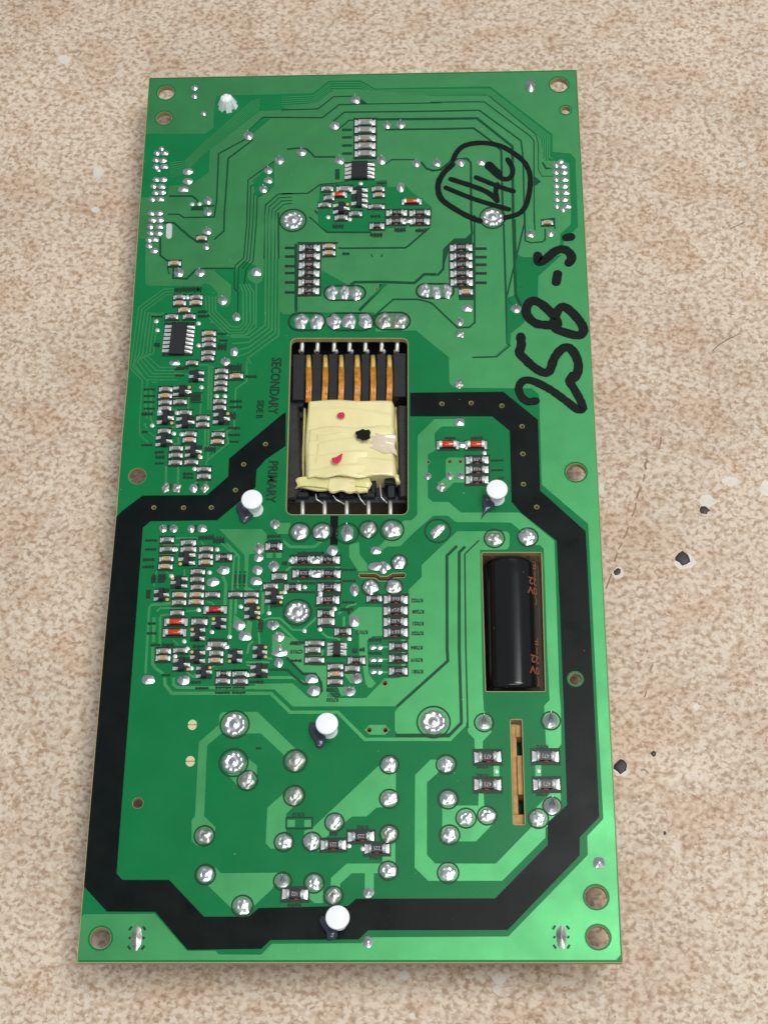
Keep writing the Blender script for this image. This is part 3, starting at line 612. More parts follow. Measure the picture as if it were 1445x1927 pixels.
package('integrated_circuit', 'D', 465, 1150, 140, 310, [(s, dy, 66, 28) for s in (-1,1) for dy in (-118,-78,-39,0,39,78,118)], 'long black fourteen lead chip by the left edge', rz=-.045)
package('integrated_circuit', 'Q', 857, 347, 78, 150, [(s, dy, 62, 30) for s in (-1,1) for dy in (-52,-18,18,52)], 'tiny eight lead chip among the primary side parts')
package('integrated_circuit', 'B', 705, 1215, 52, 205, [(1, dy, 48, 34) for dy in (-75,-20,32,86)] + [(-1, -55, 48, 34), (-1, 60, 48, 34)], 'narrow black six lead package under the small chip')
# ------------------------------------------------------------------ solder joints
def dome_vf(seed, lobes=0, pin=True, hgt=.5, spike=0.0, lean=0.0, rings=9, seg=22, rough=.06):
    rnd = random.Random(seed); V = []; Fc = []
    ph = [rnd.uniform(0, 6.28) for _ in range(5)]; am = [rnd.uniform(-rough, rough) for _ in range(5)]
    for i in range(rings + 1):
        t = i / rings     # 1 at the rim
        for j in range(seg):
            a = 2*math.pi*j/seg
            rr = 1 + sum(am[k]*math.cos((k+1)*a + ph[k]) for k in range(5))
            if lobes: rr *= 1 + (.05 if lobes > 7 else .05)*math.cos(lobes*a + ph[0])*t*t
            z = hgt*((1-t)**1.35*.72 + .28*(1-t*t))
            lb = ((1+math.cos(lobes*a+ph[0]))*.5)**1.3
            if lobes > 7: z = hgt*(.40*(1-t**5) - .20*math.exp(-((t-.45)/.20)**2) + .20*math.exp(-((t-.80)/.12)**2)*lb)
            elif lobes: z = hgt*(.46*(1-t**2.6) + .16*math.exp(-(t/.22)**2) - (.05 + .10*math.cos(a+ph[1]))*math.exp(-((t-.42)/.2)**2) + .13*math.exp(-((t-.74)/.16)**2)*lb*(1+.5*math.cos(a+ph[2])))
            if pin and (lobes > 7 or not lobes): z = max(z, hgt*(.55 if t < .14 else 0)) if t < .14 else z
            if spike: z += spike*max(0, 1-t*3.2)
            z += hgt*rnd.uniform(-.02,.02)*(1-t)
            sx = 0; sy = lean*max(0, 1-t*3.0)
            V.append((t*rr*math.cos(a) + sx, t*rr*math.sin(a) + sy, z if i < rings else 0.0))
    for i in range(rings):
        for j in range(seg):
            k = (j+1) % seg
            if i == 0: Fc.append((0, seg + j, seg + k))
            else: Fc.append((i*seg+j, (i+1)*seg+j, (i+1)*seg+k, i*seg+k))
    return V, Fc
DM = dict(s=[mesh('joint', dome_vf(i, lobes=9+i % 2, seg=60, rough=.03), 'solder', True) for i in range(4)],
          m=[mesh('joint', dome_vf(20+i, lobes=5+i % 3, rough=.08, seg=36), 'solder', True) for i in range(6)],
          f=[mesh('joint', dome_vf(30+i, lobes=4+i % 2, rough=.12, seg=30), 'solderd', True) for i in range(4)],
          d=[mesh('joint', dome_vf(40+i, hgt=.62, seg=16, rings=8, pin=False, spike=1.0, lean=.35), 'solder', True) for i in range(5)],
          e=[mesh('joint', dome_vf(50+i, hgt=.5, pin=False, seg=16, rings=5), 'solder', True) for i in range(4)],
          v=[mesh('via', dome_vf(60+i, hgt=.4, pin=False, seg=10, rings=3, rough=.04), 'via', True) for i in range(3)],
          g=[mesh('joint', dome_vf(80+i, hgt=.6, seg=18), 'solderd', True) for i in range(2)],
          k=[mesh('joint', dome_vf(70+i, hgt=.55, spike=1.7, lean=.75, seg=18, rings=9, pin=False), 'solder', True) for i in range(3)])
cnt = [0]
def joint(f, x, y, rx, ry=None, kind='d', ring=0, rz=0.0, name=None):
    q = ff(f, x, y); c = P(*q); s = cmpp(*q); ry = ry or rx; cnt[0] += 1
    ms = DM[kind]; nm = name or ('solder_via' if kind == 'v' else 'solder_joint')
    o = iobj(nm, ms[cnt[0] % len(ms)], None, (c.x, c.y, .0168), (rx*s, ry*s/.93, min(rx, ry)*s*(1.0 if kind in 'dek' else .8)), rz)
    if kind in 'smf' : o.rotation_euler = (0,0,rz + random.choice((0, 1.57, 3.14, 4.71))) if abs(rx-ry) < .5 else (0,0,rz)
    bpart(o)
    if ring:
        ink_ring(c, ring*s, .034)
        if abs(rx - ry) < 3:
            pr = ring*s*.80; bpart(mobj('solder_pad', [(c.x + pr*math.cos(t*math.pi/10), c.y + pr*math.sin(t*math.pi/10), .0164) for t in range(20)], [tuple(range(20))], M['flux']))
    return o
SJ = '''A 1050 655 9 9 d|A 1330 880 8.5 8.5 d|A 1228 970 8 7.5 d|A 1228 1060 8 7 d|A 1185 1140 8 8 d|A 683 1245 7.5 8 d|A 683 1350 7.5 7.5 d|A 503 980 10 7 e|A 500 1068 10 6.5 e|A 460 1142 10 6.5 e|A 643 455 5 5 e|A 563 222 6 6 e|A 560 298 6 5.5 e
B 668 330 9 9 d|B 480 565 9.5 8.5 e|B 955 560 7.5 7.5 d|B 1078 555 9 8.5 d|B 180 805 9 8 d|B 525 880 9 9 d|B 905 878 9 9 d|B 1220 905 8 8 d|B 1403 900 7 8 d|B 1078 1122 7 11 e
C 55 905 8 8 d|C 272 900 8.5 7.5 e|C 458 897 8 7 e|C 903 195 9 15 g|C 906 240 5 5 v|D 722 172 8.5 8 d|D 715 310 6 7 d|D 470 548 9 9 d|D 660 550 9 8.5 d|D 862 800 9 9 d|D 1168 543 10 9.5 e|D 990 950 8 8 d|D 970 1265 7.5 9 e|D 890 1355 9 8 d|D 430 1365 10 6 e
F 845 185 8 8 d|F 1020 180 7 7 e|F 725 820 10 8.5 d|F 310 815 10 8 e|F 245 932 8 8 d|F 250 1037 8 8 f|J 355 102 9 8 f|J 357 404 9.5 8 e|J 105 835 7 7 d|J 280 832 7.5 7.5 d|J 367 832 7.5 7 d|J 215 922 9 9 f
G 400 1150 8 9 f|G 495 1150 8 9 f|G 648 1152 8 8 e|G 748 1150 8 8.5 f|K 320 195 7.5 7.5 d|K 432 195 7.5 7.5 d|K 612 198 7 7 e|K 730 195 8.5 8 e|K 952 632 11.5 8.5 e|K 843 754 12 8.5 e|K 1115 1205 12 9 e|K 1175 1320 12 9.5 e|K 1320 400 10 10 d|K 1320 500 9 8 e|K 1305 630 10 8.5 e|K 1290 745 11 8.5 e
L 210 150 9 9 d|L 195 588 10 10 d|L 808 425 11 9 e|L 1262 425 10 8 e|L 1040 835 8.5 12 d|L 190 1205 11 9 d|L 250 1325 11 9 e|L 1035 1162 9.5 12 e|Q 260 385 15 7 e|Q 260 340 5 8 e|Q 248 488 9 8.5 e|Q 592 656 12 9 e|Q 615 780 12 10 e|Q 1062 650 11 9.5 d|Q 988 782 12 9 d
O 165 665 12 9 e|O 535 668 11.5 9.5 e|Y 212 580 10 9.5 e|Y 205 1025 10 9.5 e|Z 1092 308 11 11 e|W 1415 480 9 9 e'''
for it in SJ.replace('\n', '|').split('|'):
    t = it.split()
    if t[0] == 'W': continue
    joint(t[0], *map(float, t[1:5]), t[5])
RJ = '''E 152 72 21 s 25|F 525 45 21 s 24|L 445 1068 23 s 26|S 540 210 24 s 27|S 530 555 22 s 27|R 755 995 25 s 31|S 655 718 15 f 19|S 1088 540 17 f 22|S 1078 855 15 f 20|S 265 1218 14 f 19|S 985 1275 14 m 18|S 1240 1272 15 m 18
T 832 380 14.5 m 18|T 830 690 14.5 m 18|T 830 1010 13.5 f 18|T 822 1342 14.5 m 18|T 335 905 14.5 m 18|U 315 535 14 m 19|U 330 830 14 m 19|U 482 992 14 m 19|U 660 970 14 m 18|U 342 1135 14.5 m 19|Y 930 398 15 m 20
U 1095 995 14.5 m 19|W 188 345 14 m 19|W 468 582 15 m 20|W 1008 408 13 m 19|W 1155 505 14 f 18|J 637 1332 14 f 19|J 905 1322 16 m 19|I 310 875 15 m 20|I 510 870 15 m 19|I 930 850 14 f 18|I 1145 855 16 m 22|I 1208 1148 13 m 15|I 948 1375 14 m 16|I 1162 1372 14 m 16'''
for it in RJ.replace('\n', '|').split('|'):
    t = it.split(); joint(t[0], float(t[1]), float(t[2]), float(t[3])*(.97 if t[4] in 'mf' else .9), None, t[4], float(t[5]))
for f, x, y, r, ring in (('U',635,180,12,18),('U',1200,165,13,18),('U',1212,890,15,17.5),('W',772,395,11,17)): joint(f, x, y, r, r, 'k', ring)
joint('I', 740, 885, 12, 15, 'k', 21)
# solder bridges and odd pads
joint('J', 185, 1272, 9, 16, 'm', 24, rz=-.75); joint('L', 1300, 592, 21, 8.5, 'e'); joint('L', 1340, 600, 9, 12, 'd')
for f, x, y in (('Q',1232,325),('Q',1300,325),('Q',1232,455),('Q',1300,455),('Q',1238,580),('Q',1298,582)): joint(f, x, y, 6.5, 4.5, 'e', name='solder_jumper')
for f, x, y, rx, ry in (('L',642,530,15,6.5),('L',650,673,16,6.5),('E',1200,80,13,4),('J',372,585,10,5.5),('O',790,330,6,5),('O',975,320,6.5,4.5)): joint(f, x, y, rx, ry, 'e', name='solder_bridge')
for f, x, y in (('E',505,730),('E',618,726),('E',725,735),('E',1345,708),('F',48,680),('F',142,670)): joint(f, x, y, 11 if f != 'F' and x != 618 else 9.5, 14, 'm')
for f, x, y in (('E',225,990),('E',368,992),('E',530,990),('E',662,988),('E',808,988)): joint(f, x, y, 13.5, 15, 'm')
for x in (985, 1115): joint('E', x, 988, 14.5, 15, 'f')
def ink_oval(f, x0, x1, y, r):
    a = FP(f, x0, y); b = FP(f, x1, y); s = cmpp(*ff(f, x0, y)); rr = r*s; z = inkz(); vs = []; fs = []; n = 12; wd = .045; out = []
    for i in range(n+1): t = math.pi/2 + math.pi*i/n; out.append((a.x, a.y, math.cos(t), math.sin(t)))
    for i in range(n+1): t = -math.pi/2 + math.pi*i/n; out.append((b.x, b.y, math.cos(t), math.sin(t)))
    for (cx, cy, ux, uy) in out: vs += [(cx+ux*(rr-wd/2), cy+uy*(rr-wd/2), z), (cx+ux*(rr+wd/2), cy+uy*(rr+wd/2), z)]
    m = len(out)
    for i in range(m): j = (i+1) % m; fs.append((2*i, 2*i+1, 2*j+1, 2*j))
    ink_add((vs, fs))
ink_oval('E', 205, 350, 990, 19); ink_oval('E', 555, 790, 990, 19); ink_oval('E', 980, 1120, 985, 19); ink_oval('E', 510, 730, 730, 16); ink_oval('E', 1345, 1530, 712, 16)
# connector pins, two by two
for it in '''A 220 812 290 812|A 210 875 277 880|A 212 938 287 935|A 212 1052 280 1052|A 190 1112 262 1115|A 207 1172 270 1168|A 178 1232 252 1230|A 170 1358 242 1357|A 187 1418 250 1415
D 225 70 297 70|D 210 130 292 130|D 212 188 287 190|D 198 250 248 246|D 198 305 245 350|C 1135 920 1200 930|C 1133 985 1210 985|C 1135 1048 1212 1050|C 1137 1108 1215 1110|C 1140 1165 1222 1168|C 1142 1230 1215 1230|C 1140 1290 1238 1292'''.replace('\n','|').split('|'):
    t = it.split(); joint(t[0], float(t[1]), float(t[2]), 6.2, 5.4, 'e', name='pin_joint'); joint(t[0], float(t[3]), float(t[4]), 7.5, 5.6, 'e', name='pin_joint')
joint('C', 1197, 1322, 5, 6, 'e', name='pin_joint'); joint('C', 1180, 888, 6, 4.5, 'e', name='pin_joint'); joint('A', 262, 772, 5, 4.5, 'e', name='pin_joint')
joint('A', 235, 968, 4, 4, 'e', name='pin_joint')
for it in '''A 540 1278|A 607 1275|B 718 1088|B 422 1395|D 265 990|D 275 1070|D 645 1008|D 647 1208|D 545 772|E 665 65|J 558 650|G 720 238|G 858 318|G 932 318|G 275 585|G 470 658|G 540 665|G 340 458|G 710 872|G 658 978|G 500 470|G 600 278
K 885 415|K 408 692|K 803 655|K 690 1047|K 1130 1012|K 1013 1328|K 540 1375|K 640 352|K 450 415|L 375 530|L 520 808|L 683 872|L 683 895|L 310 862|L 145 1080|L 517 1265|L 680 1250|L 985 1350|L 833 1035|O 573 340|O 445 420|O 615 545|O 830 165|O 1200 615|U 737 595|U 1095 590|T 465 1120|T 590 1145|L 872 690'''.replace('\n','|').split('|'):
    t = it.split(); joint(t[0], float(t[1]), float(t[2]), 4.2, 4.0, 'v')
for f, x, y, hh in (('X',685,1098,22),('Z',750,980,21)):
    joint(f, x, y, 9.5, hh, 'g')
    q = ff(f, x, y); c = P(*q); s = cmpp(*q)
    for dx in (-13, 13):
        for dy in (-18, 0, 18): ink_rect(c.x + dx*s, c.y + dy*s, .045, .09 if dy else .05, .6*(1 if dx*dy > 0 else -1))
rs = random.Random(11); dv, df = [], []
for i in range(70):
    q = (rs.uniform(200, 1130), rs.uniform(170, 1790)); c = P(*q); n0 = len(dv); rd = rs.uniform(.004,.011)
    dv += [(c.x + rd*rs.uniform(.6,1.3)*math.cos(k), c.y + rd*rs.uniform(.6,1.3)*math.sin(k), .0205) for k in (0,1.2,2.5,3.8,5.1)] + [(c.x, c.y, .026)]
    df += [(n0+k, n0+(k+1) % 5, n0+5) for k in range(5)]
fl = bpart(mobj('dust_specks', dv, df, M['worn'])); fl['kind'] = 'stuff'
gap('E 858 380 872 402', 2); gap('E 962 380 948 402', 2)
# flat bare pads
for s in ('S 1015 1075 1085 1075 1085 1140 1015 1140','S 1170 1075 1232 1075 1232 1140 1170 1140','L 120 450 185 450 185 505 120 505','L 220 450 280 450 280 505 220 505'):
    sheet('empty_pad', parse(s), M['copper'], B_MK)
for x0, y0, x1, y1 in ((1005,1052,1247,1052),(1005,1152,1247,1152)): trace('S %g %g %g %g' % (x0,y0,x1,y1), 2.6, '_', 'footprint_outline', 'ink', B_INK)
trace('S 1006 1050 1006 1154', 2.6, '_', 'footprint_outline', 'ink', B_INK); trace('S 1243 1050 1238 1154', 2.6, '_', 'footprint_outline', 'ink', B_INK)
sheet('test_pad', parse('D 355 115 370 102 395 102 408 118 403 225 385 240 365 238 352 222'), M['pad'], B_MK)
# ------------------------------------------------------------------ legend text
def legend(s, f, x, y, hpx, rz=math.pi, xs=0.85, name='designator'):
    q = ff(f, x, y); c = P(*q); o = txt(name, s, hpx*cmpp(*q)*1.35, (c.x, c.y, .0172), rz, M['ink'], None, xs, thick=.004); return bpart(o)
for s, f, x, y in [('R7022','M',585,945),('R7208','M',595,1062),('R7021','M',590,1185),('R7020','M',588,1288),('R7084','R',580,215),('R7019','R',580,343),('R7081','R',585,465),
    ('R7030','Q',810,872),('C7011','Q',820,822),('C7008','Q',810,768),('R7010','T',10,830),('R7002','T',590,948),('R7004','T',705,1220),('R7012','Q',1120,165),('R7082','U',620,630),('R7083','U',620,550),('R7072','U',1130,385),('R7085','U',1125,785),
    ('C7010','Q',435,368),('C7009','Q',430,280)]: legend(s, f, x, y, 7.5)
for s, f, x, y, h_, xs in [('SECONDARY','H',80,510,19,.80),('SIDE B','G',1248,435,13,.78),('PRIMARY','G',1355,1090,19,.85)]:
    q = ff(f, x, y); c = P(*q); o = txt('side_legend', s, h_*cmpp(*q)*1.36, (c.x, c.y, .0172), -math.pi/2 - .03, M['ink'], None, xs, thick=.006); bpart(o)
# unreadable designators: dark broken strokes
rr = random.Random(3)
for it in '''K 195 317 130 32|K 190 412 130 32|K 170 520 130 40|K 165 595 130 36|K 220 720 50 120|K 305 715 90 120|K 770 290 170 60|K 900 320 130 90|K 165 880 50 120|K 1075 720 22 190|K 1120 720 25 190|K 1170 720 25 190
O 200 75 90 34|O 200 178 110 34|O 240 300 110 30|O 370 300 130 50|O 350 615 100 30|O 650 690 140 34|O 725 752 150 34|O 950 745 180 30|O 1110 745 140 30|O 940 800 170 32|O 1110 800 150 32|O 1290 685 150 34|O 690 315 130 40|O 880 240 180 26|O 1040 565 380 26|L 1290 900 30 80
L 200 275 150 36|L 205 320 150 32|L 580 450 290 36|L 985 625 150 34|L 985 742 150 34|L 560 860 150 30|L 565 765 150 30|L 975 965 140 30|L 960 1040 140 50|L 230 1000 150 50|L 310 560 60 60|L 980 1060 30 80|Q 1255 245 150 50|Q 1255 385 150 40|Q 1255 520 150 40|Q 40 1380 60 30|Q 430 465 130 36|Q 1045 360 60 70|Q 1120 350 60 50|Q 450 275 140 36|Q 60 100 60 160|Q 60 690 80 34
G 1170 140 110 34|G 1030 365 120 34|G 1030 415 120 30|G 1015 605 120 34|G 1015 668 120 30|G 1015 730 90 26|G 340 825 90 34|G 345 870 90 34|G 340 925 90 26|G 230 760 110 26|G 250 255 110 24|G 250 315 110 24|G 250 370 110 24|G 250 430 110 24|G 600 1020 100 34|G 600 1055 100 34|G 520 75 90 26|G 525 130 90 26|G 670 330 100 130|G 800 800 110 60|G 210 640 60 26|G 440 1135 22 80|G 690 1135 22 80|G 1010 60 160 90|G 990 500 90 90|G 230 480 110 40
D 550 700 260 64|D 270 945 110 30|D 680 900 90 40|D 690 940 110 40|D 860 1100 90 26|D 870 1160 90 26|D 500 1410 120 36|D 860 1220 90 90|D 270 1200 60 60|B 905 1085 100 40|E 560 130 110 60|E 905 205 120 55|E 1120 160 110 60|E 1310 165 110 50|E 630 375 70 36|J 285 530 95 30|J 497 530 100 30|J 660 708 105 22|J 660 785 105 22|J 690 850 50 20
T 325 1005 80 50|W 860 575 110 34|B 850 1385 100 40|K 375 185 22 90|K 660 195 22 100'''.replace('\n','|').split('|'):
    t = it.split(); f = t[0]; x, y, w_, h_ = map(float, t[1:5]); q = ff(f, x, y); c = P(*q); s = cmpp(*q)/FR[f][2]; W_, H_ = w_*s, h_*s
    ink_rect(c.x, c.y, W_*.93, H_*.55)
    n = max(2, int(max(W_, H_)/.07))
    for i in range(n):
        u = (i+.5)/n - .5
        if W_ >= H_: ink_rect(c.x + u*W_, c.y + rr.uniform(-.1,.1)*H_, .035, H_*rr.uniform(.7,1.05))
        else: ink_rect(c.x + rr.uniform(-.1,.1)*W_, c.y + u*H_, W_*rr.uniform(.7,1.05), .035)
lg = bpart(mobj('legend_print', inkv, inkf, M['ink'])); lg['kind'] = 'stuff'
# ------------------------------------------------------------------ handwriting in black marker
def stroke(s, f, wpx, sm=True, k=0):
    q = parse(s, f); lp = xy(q); z = B_MK + .0012 + .0004*(k % 8); return strip('marker_stroke', lp, wpx*cmpp(*q[0]), M['marker'], z, smooth=sm)
for k, (s, f, wp) in enumerate([
    ('200 880 240 800 300 748 400 722 520 722 640 750 740 805 840 885 893 980 903 1080 888 1200 855 1300 790 1365 640 1405','C',10),
    ('200 915 120 990 72 1080 72 1165 110 1240 220 1318 340 1385 450 1428','C',11),
    ('138 1125 350 1212 520 1268 708 1322','C',9.6),('182 1047 400 1118 520 1170 600 1238','C',10),('603 1245 590 1165 602 1095','C',10),('412 1032 600 1108 750 1158','C',9.6),
    ('520 915 570 985 640 1038 700 1046 738 1008 738 940 697 868','C',9.6),('530 925 610 1000','C',17),
    ('1150 215 1190 208','F',16.5),('908 365 912 410 935 420 985 390 1050 335 1120 312 1180 345 1198 395 1172 430','F',17.5),('1078 525 1066 592','F',17.5),
    ('1040 960 900 945 818 870 820 790 870 752 935 775 1010 840 1060 900 1080 950','F',18),('1060 880 1090 820 1140 805 1215 865 1285 955 1295 1020 1245 1045 1140 1020 1060 985 1040 930','F',17.5),
    ('765 1055 770 1130 755 1195 800 1245 870 1310 955 1360 1010 1345 1050 1240 1110 1165 1170 1148 1225 1205 1255 1300 1235 1390 1180 1430','F',17.5),
    ('J 970 232 905 238 855 200 832 130 865 75 940 72 1080 140 1200 225 1300 300 1345 290 1320 220 1270 130 1235 75 1260 30','_',15.5)]):
    stroke(s, f, wp, True, k)
# ------------------------------------------------------------------ nylon pins, adhesive drips, clip
def lathe(prof, n=24):
    V = []; Fc = []
    for r, z in prof:
        for i in range(n): a = 2*math.pi*i/n; V.append((r*math.cos(a), r*math.sin(a), z))
    for k in range(len(prof)-1):
        for i in range(n): j = (i+1) % n; Fc.append((k*n+i, k*n+j, (k+1)*n+j, (k+1)*n+i))
    Fc.append(tuple(range((len(prof)-1)*n, len(prof)*n))); return V, Fc
CAPM = mesh('pin_head', lathe([(.12,.40),(.22,.41),(.240,.425),(.244,.45),(.244,.475),(.236,.497),(.215,.504)], 32), 'white', True)
STEM = mesh('pin_shaft', lathe([(.19,-.5),(.19,.0),(.150,.03),(.135,.2),(.14,.41)], 20), 'white', True)
for x, y, sc, lean in ((474,939,1.0,(.03,-.03)),(935,920,1.0,(.0,-.0)),(615,1361,1.0,(.02,0)),(635,1726,1.02,(.0,.0))):
    c = P(x, y, .5); b = bpart(empty('nylon_pin', (c.x, c.y, 0))); iobj('pin_head', CAPM, b, (0,0,0), (sc,sc,1)); iobj('pin_shaft', STEM, b, (lean[0], lean[1], 0))
def puffy(name, pts, h, material, z0=.0185, parent=None, zr=None):
    lp = xy(pts, z0); cx = sum(p[0] for p in lp)/len(lp); cy = sum(p[1] for p in lp)/len(lp); V = []; Fc = []; n = len(lp)
    ar = sum(lp[i][0]*lp[(i+1)%n][1] - lp[(i+1)%n][0]*lp[i][1] for i in range(n))
    if ar < 0: lp.reverse()
    for t, zz in ((1,0),(.96,.35),(.82,.7),(.55,.93),(.25,1.0)):
        for p in lp: V.append((cx + (p[0]-cx)*t, cy + (p[1]-cy)*t, z0 + h*zz))
    V.append((cx, cy, z0 + h))
    for k in range(4):
        for i in range(n): j = (i+1) % n; Fc.append((k*n+i, k*n+j, (k+1)*n+j, (k+1)*n+i))
    for i in range(n): Fc.append((4*n+i, 4*n+(i+1) % n, 5*n))
    return mobj(name, V, Fc, material, parent, True)
for s in ('G 1085 1275 1120 1310 1150 1360 1195 1370 1185 1410 1140 1450 1110 1478 1070 1450 1062 1400 1035 1350 1040 1300',
          'J 545 985 580 985 640 1020 640 1070 610 1110 570 1130 530 1178 545 1125 540 1060',
          'Q 575 1110 640 1110 640 1160 690 1215 740 1260 745 1310 715 1365 680 1385 645 1375 620 1310 570 1230 560 1170',
          'W 1060 655 1110 660 1120 720 1180 765 1190 800 1165 838 1110 842 1100 790 1060 730 1045 690'):
    bpart(puffy('adhesive_drip', parse(s), .075, M['slate']))
# ribbed white clip near the top left corner
b = bpart(empty('clip_tip', tuple(P(*ff('A', 862, 380), 0)))); b.scale = (1.45, 1.35, .95)
for i in range(6):
    a = i*math.pi/3 + .2
    V, Fc = box_vf(-.035, .035, -.07, .07, 0, .36, .03)
    V = [((x)*(1 - z*1.1), (y + .085)*(1 - z*1.35), z) for x, y, z in V]
    o = mobj('clip_prong', [(x*1.5, y*1.15, z) for x, y, z in V], Fc, M['white'], b, False); o.rotation_euler = (0,0,a)
mobj('clip_core', *lathe([(.13,0),(.12,.15),(.08,.34),(.03,.37)], 12), M['white'], b, True)
# cream plastic posts showing through slots, left of the middle
for x, y in ((157,215),(138,545)):
    c = FP('S', x, y); b = bpart(empty('locating_post', (c.x, c.y, .003)))
    for sg in (-1, 1):
        lp = [(.098*math.cos(t*math.pi/10), .105*math.sin(t*math.pi/10)) for t in range(11)]
        v, f = prism([[(p[0], sg*(p[1]+.014)) for p in lp]], 0, .02); mobj('post_half', v, f, M['cream'], b)
    v, f = prism([[(-.09,-.014),(.09,-.014),(.09,.014),(-.09,.014)]], 0, .010); mobj('post_slit', v, f, M['kraft'], b)
# ------------------------------------------------------------------ the transformer in the large opening
def cen(z): return (0,0,0)
TR = bpart(empty('transformer', tuple(P(655, 800, -1.4)))); TRI = Matrix.Translation(-TR.location)
TR['label'] = 'transformer wrapped in pale yellow tape, set into the large opening'
def tpart(o): o.parent = TR; o.matrix_parent_inverse = TRI; return o
def slab(name, s, z0, z1, m, bev=.03, f='_'):
    q = xy(parse(s, f), z1); n = len(q)
    ar = sum(q[i][0]*q[(i+1)%n][1] - q[(i+1)%n][0]*q[i][1] for i in range(n))
    if ar < 0: q.reverse()
    cx = sum(p[0] for p in q)/n; cy = sum(p[1] for p in q)/n; bz = min(bev, (z1-z0)*.4)
    top = grow(q, -bev); V = [(p[0],p[1],z0) for p in q] + [(p[0],p[1],z1-bz) for p in q] + [(p[0],p[1],z1) for p in top]; Fc = [tuple(range(2*n,3*n))]
    for k in range(2):
        for i in range(n): j = (i+1) % n; Fc.append((k*n+i, k*n+j, (k+1)*n+j, (k+1)*n+i))
    return tpart(mobj(name, V, Fc, M[m]))
slab('bobbin_floor', 'H 205 300 1275 300 1280 1400 I 1275 600 190 600 H 210 1200', -1.41, -.62, 'bobbin', .02)
slab('ferrite_core', 'H 205 690 300 690 330 1440 _ 555 938 _ 539 938', -1.40, -.22, 'ferrite', .05)
slab('ferrite_core', 'H 1190 690 1290 690 1290 1440 _ 768 935 _ 750 935', -1.40, -.26, 'ferrite', .05)
slab('ferrite_core', 'H 300 720 1200 720 1200 800 300 800', -1.40, -.5, 'ferrite', .03)
slab('dark_backing', 'H 215 60 1300 60 1300 300 215 300', -1.40, -.85, 'bobbin', .02)  # black box added behind the top pins to make the gap deep dark
slab('bobbin_block', 'H 243 225 362 225 350 640 238 640', -1.40, -.12, 'bobbin', .03)
slab('bobbin_block', 'H 1152 215 1275 215 1275 610 1152 610', -1.40, -.12, 'bobbin', .03)
slab('bobbin_block', 'H 230 640 355 635 340 700 220 700', -1.40, -.25, 'bobbin', .02)
for x0, x1 in ((420,510),(570,655),(712,800),(866,945),(1005,1092)):
    slab('bobbin_rib', 'H %g 222 %g 222 %g 660 %g 660' % (x0, x1, x1-4, x0-4), -1.40, -.16, 'bobbin', .025)
def tube(name, pts, r, m, n=8, parent=None, flat=1.0):
    V = []; Fc = []; k = len(pts)
    for i, p in enumerate(pts):
        t = (pts[min(i+1,k-1)] - pts[max(i-1,0)]).normalized(); a = t.cross(Vector((0,0,1)))
        a = a.normalized() if a.length > 1e-4 else Vector((1,0,0)); bb = a.cross(t)
        for j in range(n): g = 2*math.pi*j/n; V.append(p + a*math.cos(g)*r + bb*math.sin(g)*r*flat)
    for i in range(k-1):
        for j in range(n): l = (j+1) % n; Fc.append((i*n+j, i*n+l, (i+1)*n+l, (i+1)*n+j))
    Fc += [tuple(reversed(range(n))), tuple(range((k-1)*n, k*n))]
    return tpart(mobj(name, V, Fc, M[m], None, True))
for i, (xt, xb, wd) in enumerate(((390,388,52),(542,532,50),(686,680,50),(830,828,56),(973,972,50),(1122,1118,52))):
    s = cmpp(630, 700)/4.8167
    for k in range(3):
        dx = (k-1)*wd*.31
        tube('winding_wire', [FP('H', xt+dx*1.1, 300, -.30 + .02*(k%2)), FP('H', xt+dx, 380, -.2), FP('H', (xt+xb)/2+dx+4, 480, -.18), FP('H', xb+dx, 660, -.17)], wd*s*.24, 'wire')
    tube('wire_end', [FP('H', xt-2, 240, -.32), FP('H', xt, 285, -.24), FP('H', xt, 345, -.2)], wd*s*.44, 'sleeve', flat=.6)
for x in (235,375,525,665,808,955,1095):
    tube('terminal_pin', [FP('E', x+2, 1110, -.28), FP('E', x+2, 1150, -.26), FP('E', x-2, 1262, -.24)], .05, 'pin', 8)
    o = puffy('solder_blob', [ff('E', x + 26*math.cos(t*.7) + (12 if x in (525,665,808,955) else -8), 1262 + 20*math.sin(t*.7)) for t in range(9)], .09, M['pad'], -.36); tpart(o)
# yellow tape wrap
def wrap(name, s, z1, du, dv, m, bulge=.1, seed=0, nu=24, nv=24, side=.06):
    """a sheet of tape: du / dv = how far it folds down at its sides / at its ends"""
    q = parse(s)
    def fx(u, v):
        a = Vector(q[0]).lerp(Vector(q[1]), u); b = Vector(q[3]).lerp(Vector(q[2]), u); p = a.lerp(b, v)
        eu = math.sin(min(min(u, 1-u)/side, 1)*math.pi/2); ev = math.sin(min(min(v, 1-v)/side, 1)*math.pi/2)
        z = z1 - du*(1-eu) - dv*(1-ev) + bulge*math.sin(math.pi*u)**.7
        cr = (v*3.3 + .25*math.sin(2.2*u + seed) + seed*.37) % 1.0
        z += eu*ev*(.022*(cr/.15 if cr < .15 else (1-cr)/.85) + .006*math.sin(9*u+5*v+seed))
        j = 2.2*math.sin(7*v+seed)*(abs(2*u-1)**6); k_ = 2.2*math.sin(11*u+seed)*(abs(2*v-1)**6)
        w_ = P(p[0] + j, p[1] + k_, z1); return (w_.x, w_.y, z)
    us = [0,.02,.045,.07] + [.12 + .76*i/(nu-1) for i in range(nu)] + [.93,.955,.98,1]
    vs = [0,.02,.045,.07] + [.12 + .76*i/(nv-1) for i in range(nv)] + [.93,.955,.98,1]
    V = [fx(u, v) for v in vs for u in us]; nx = len(us) - 1; ny = len(vs) - 1
    Fc = [(j*(nx+1)+i, (j+1)*(nx+1)+i, (j+1)*(nx+1)+i+1, j*(nx+1)+i+1) for j in range(ny) for i in range(nx)]
    return tpart(mobj(name, V, Fc, M[m], None, True))
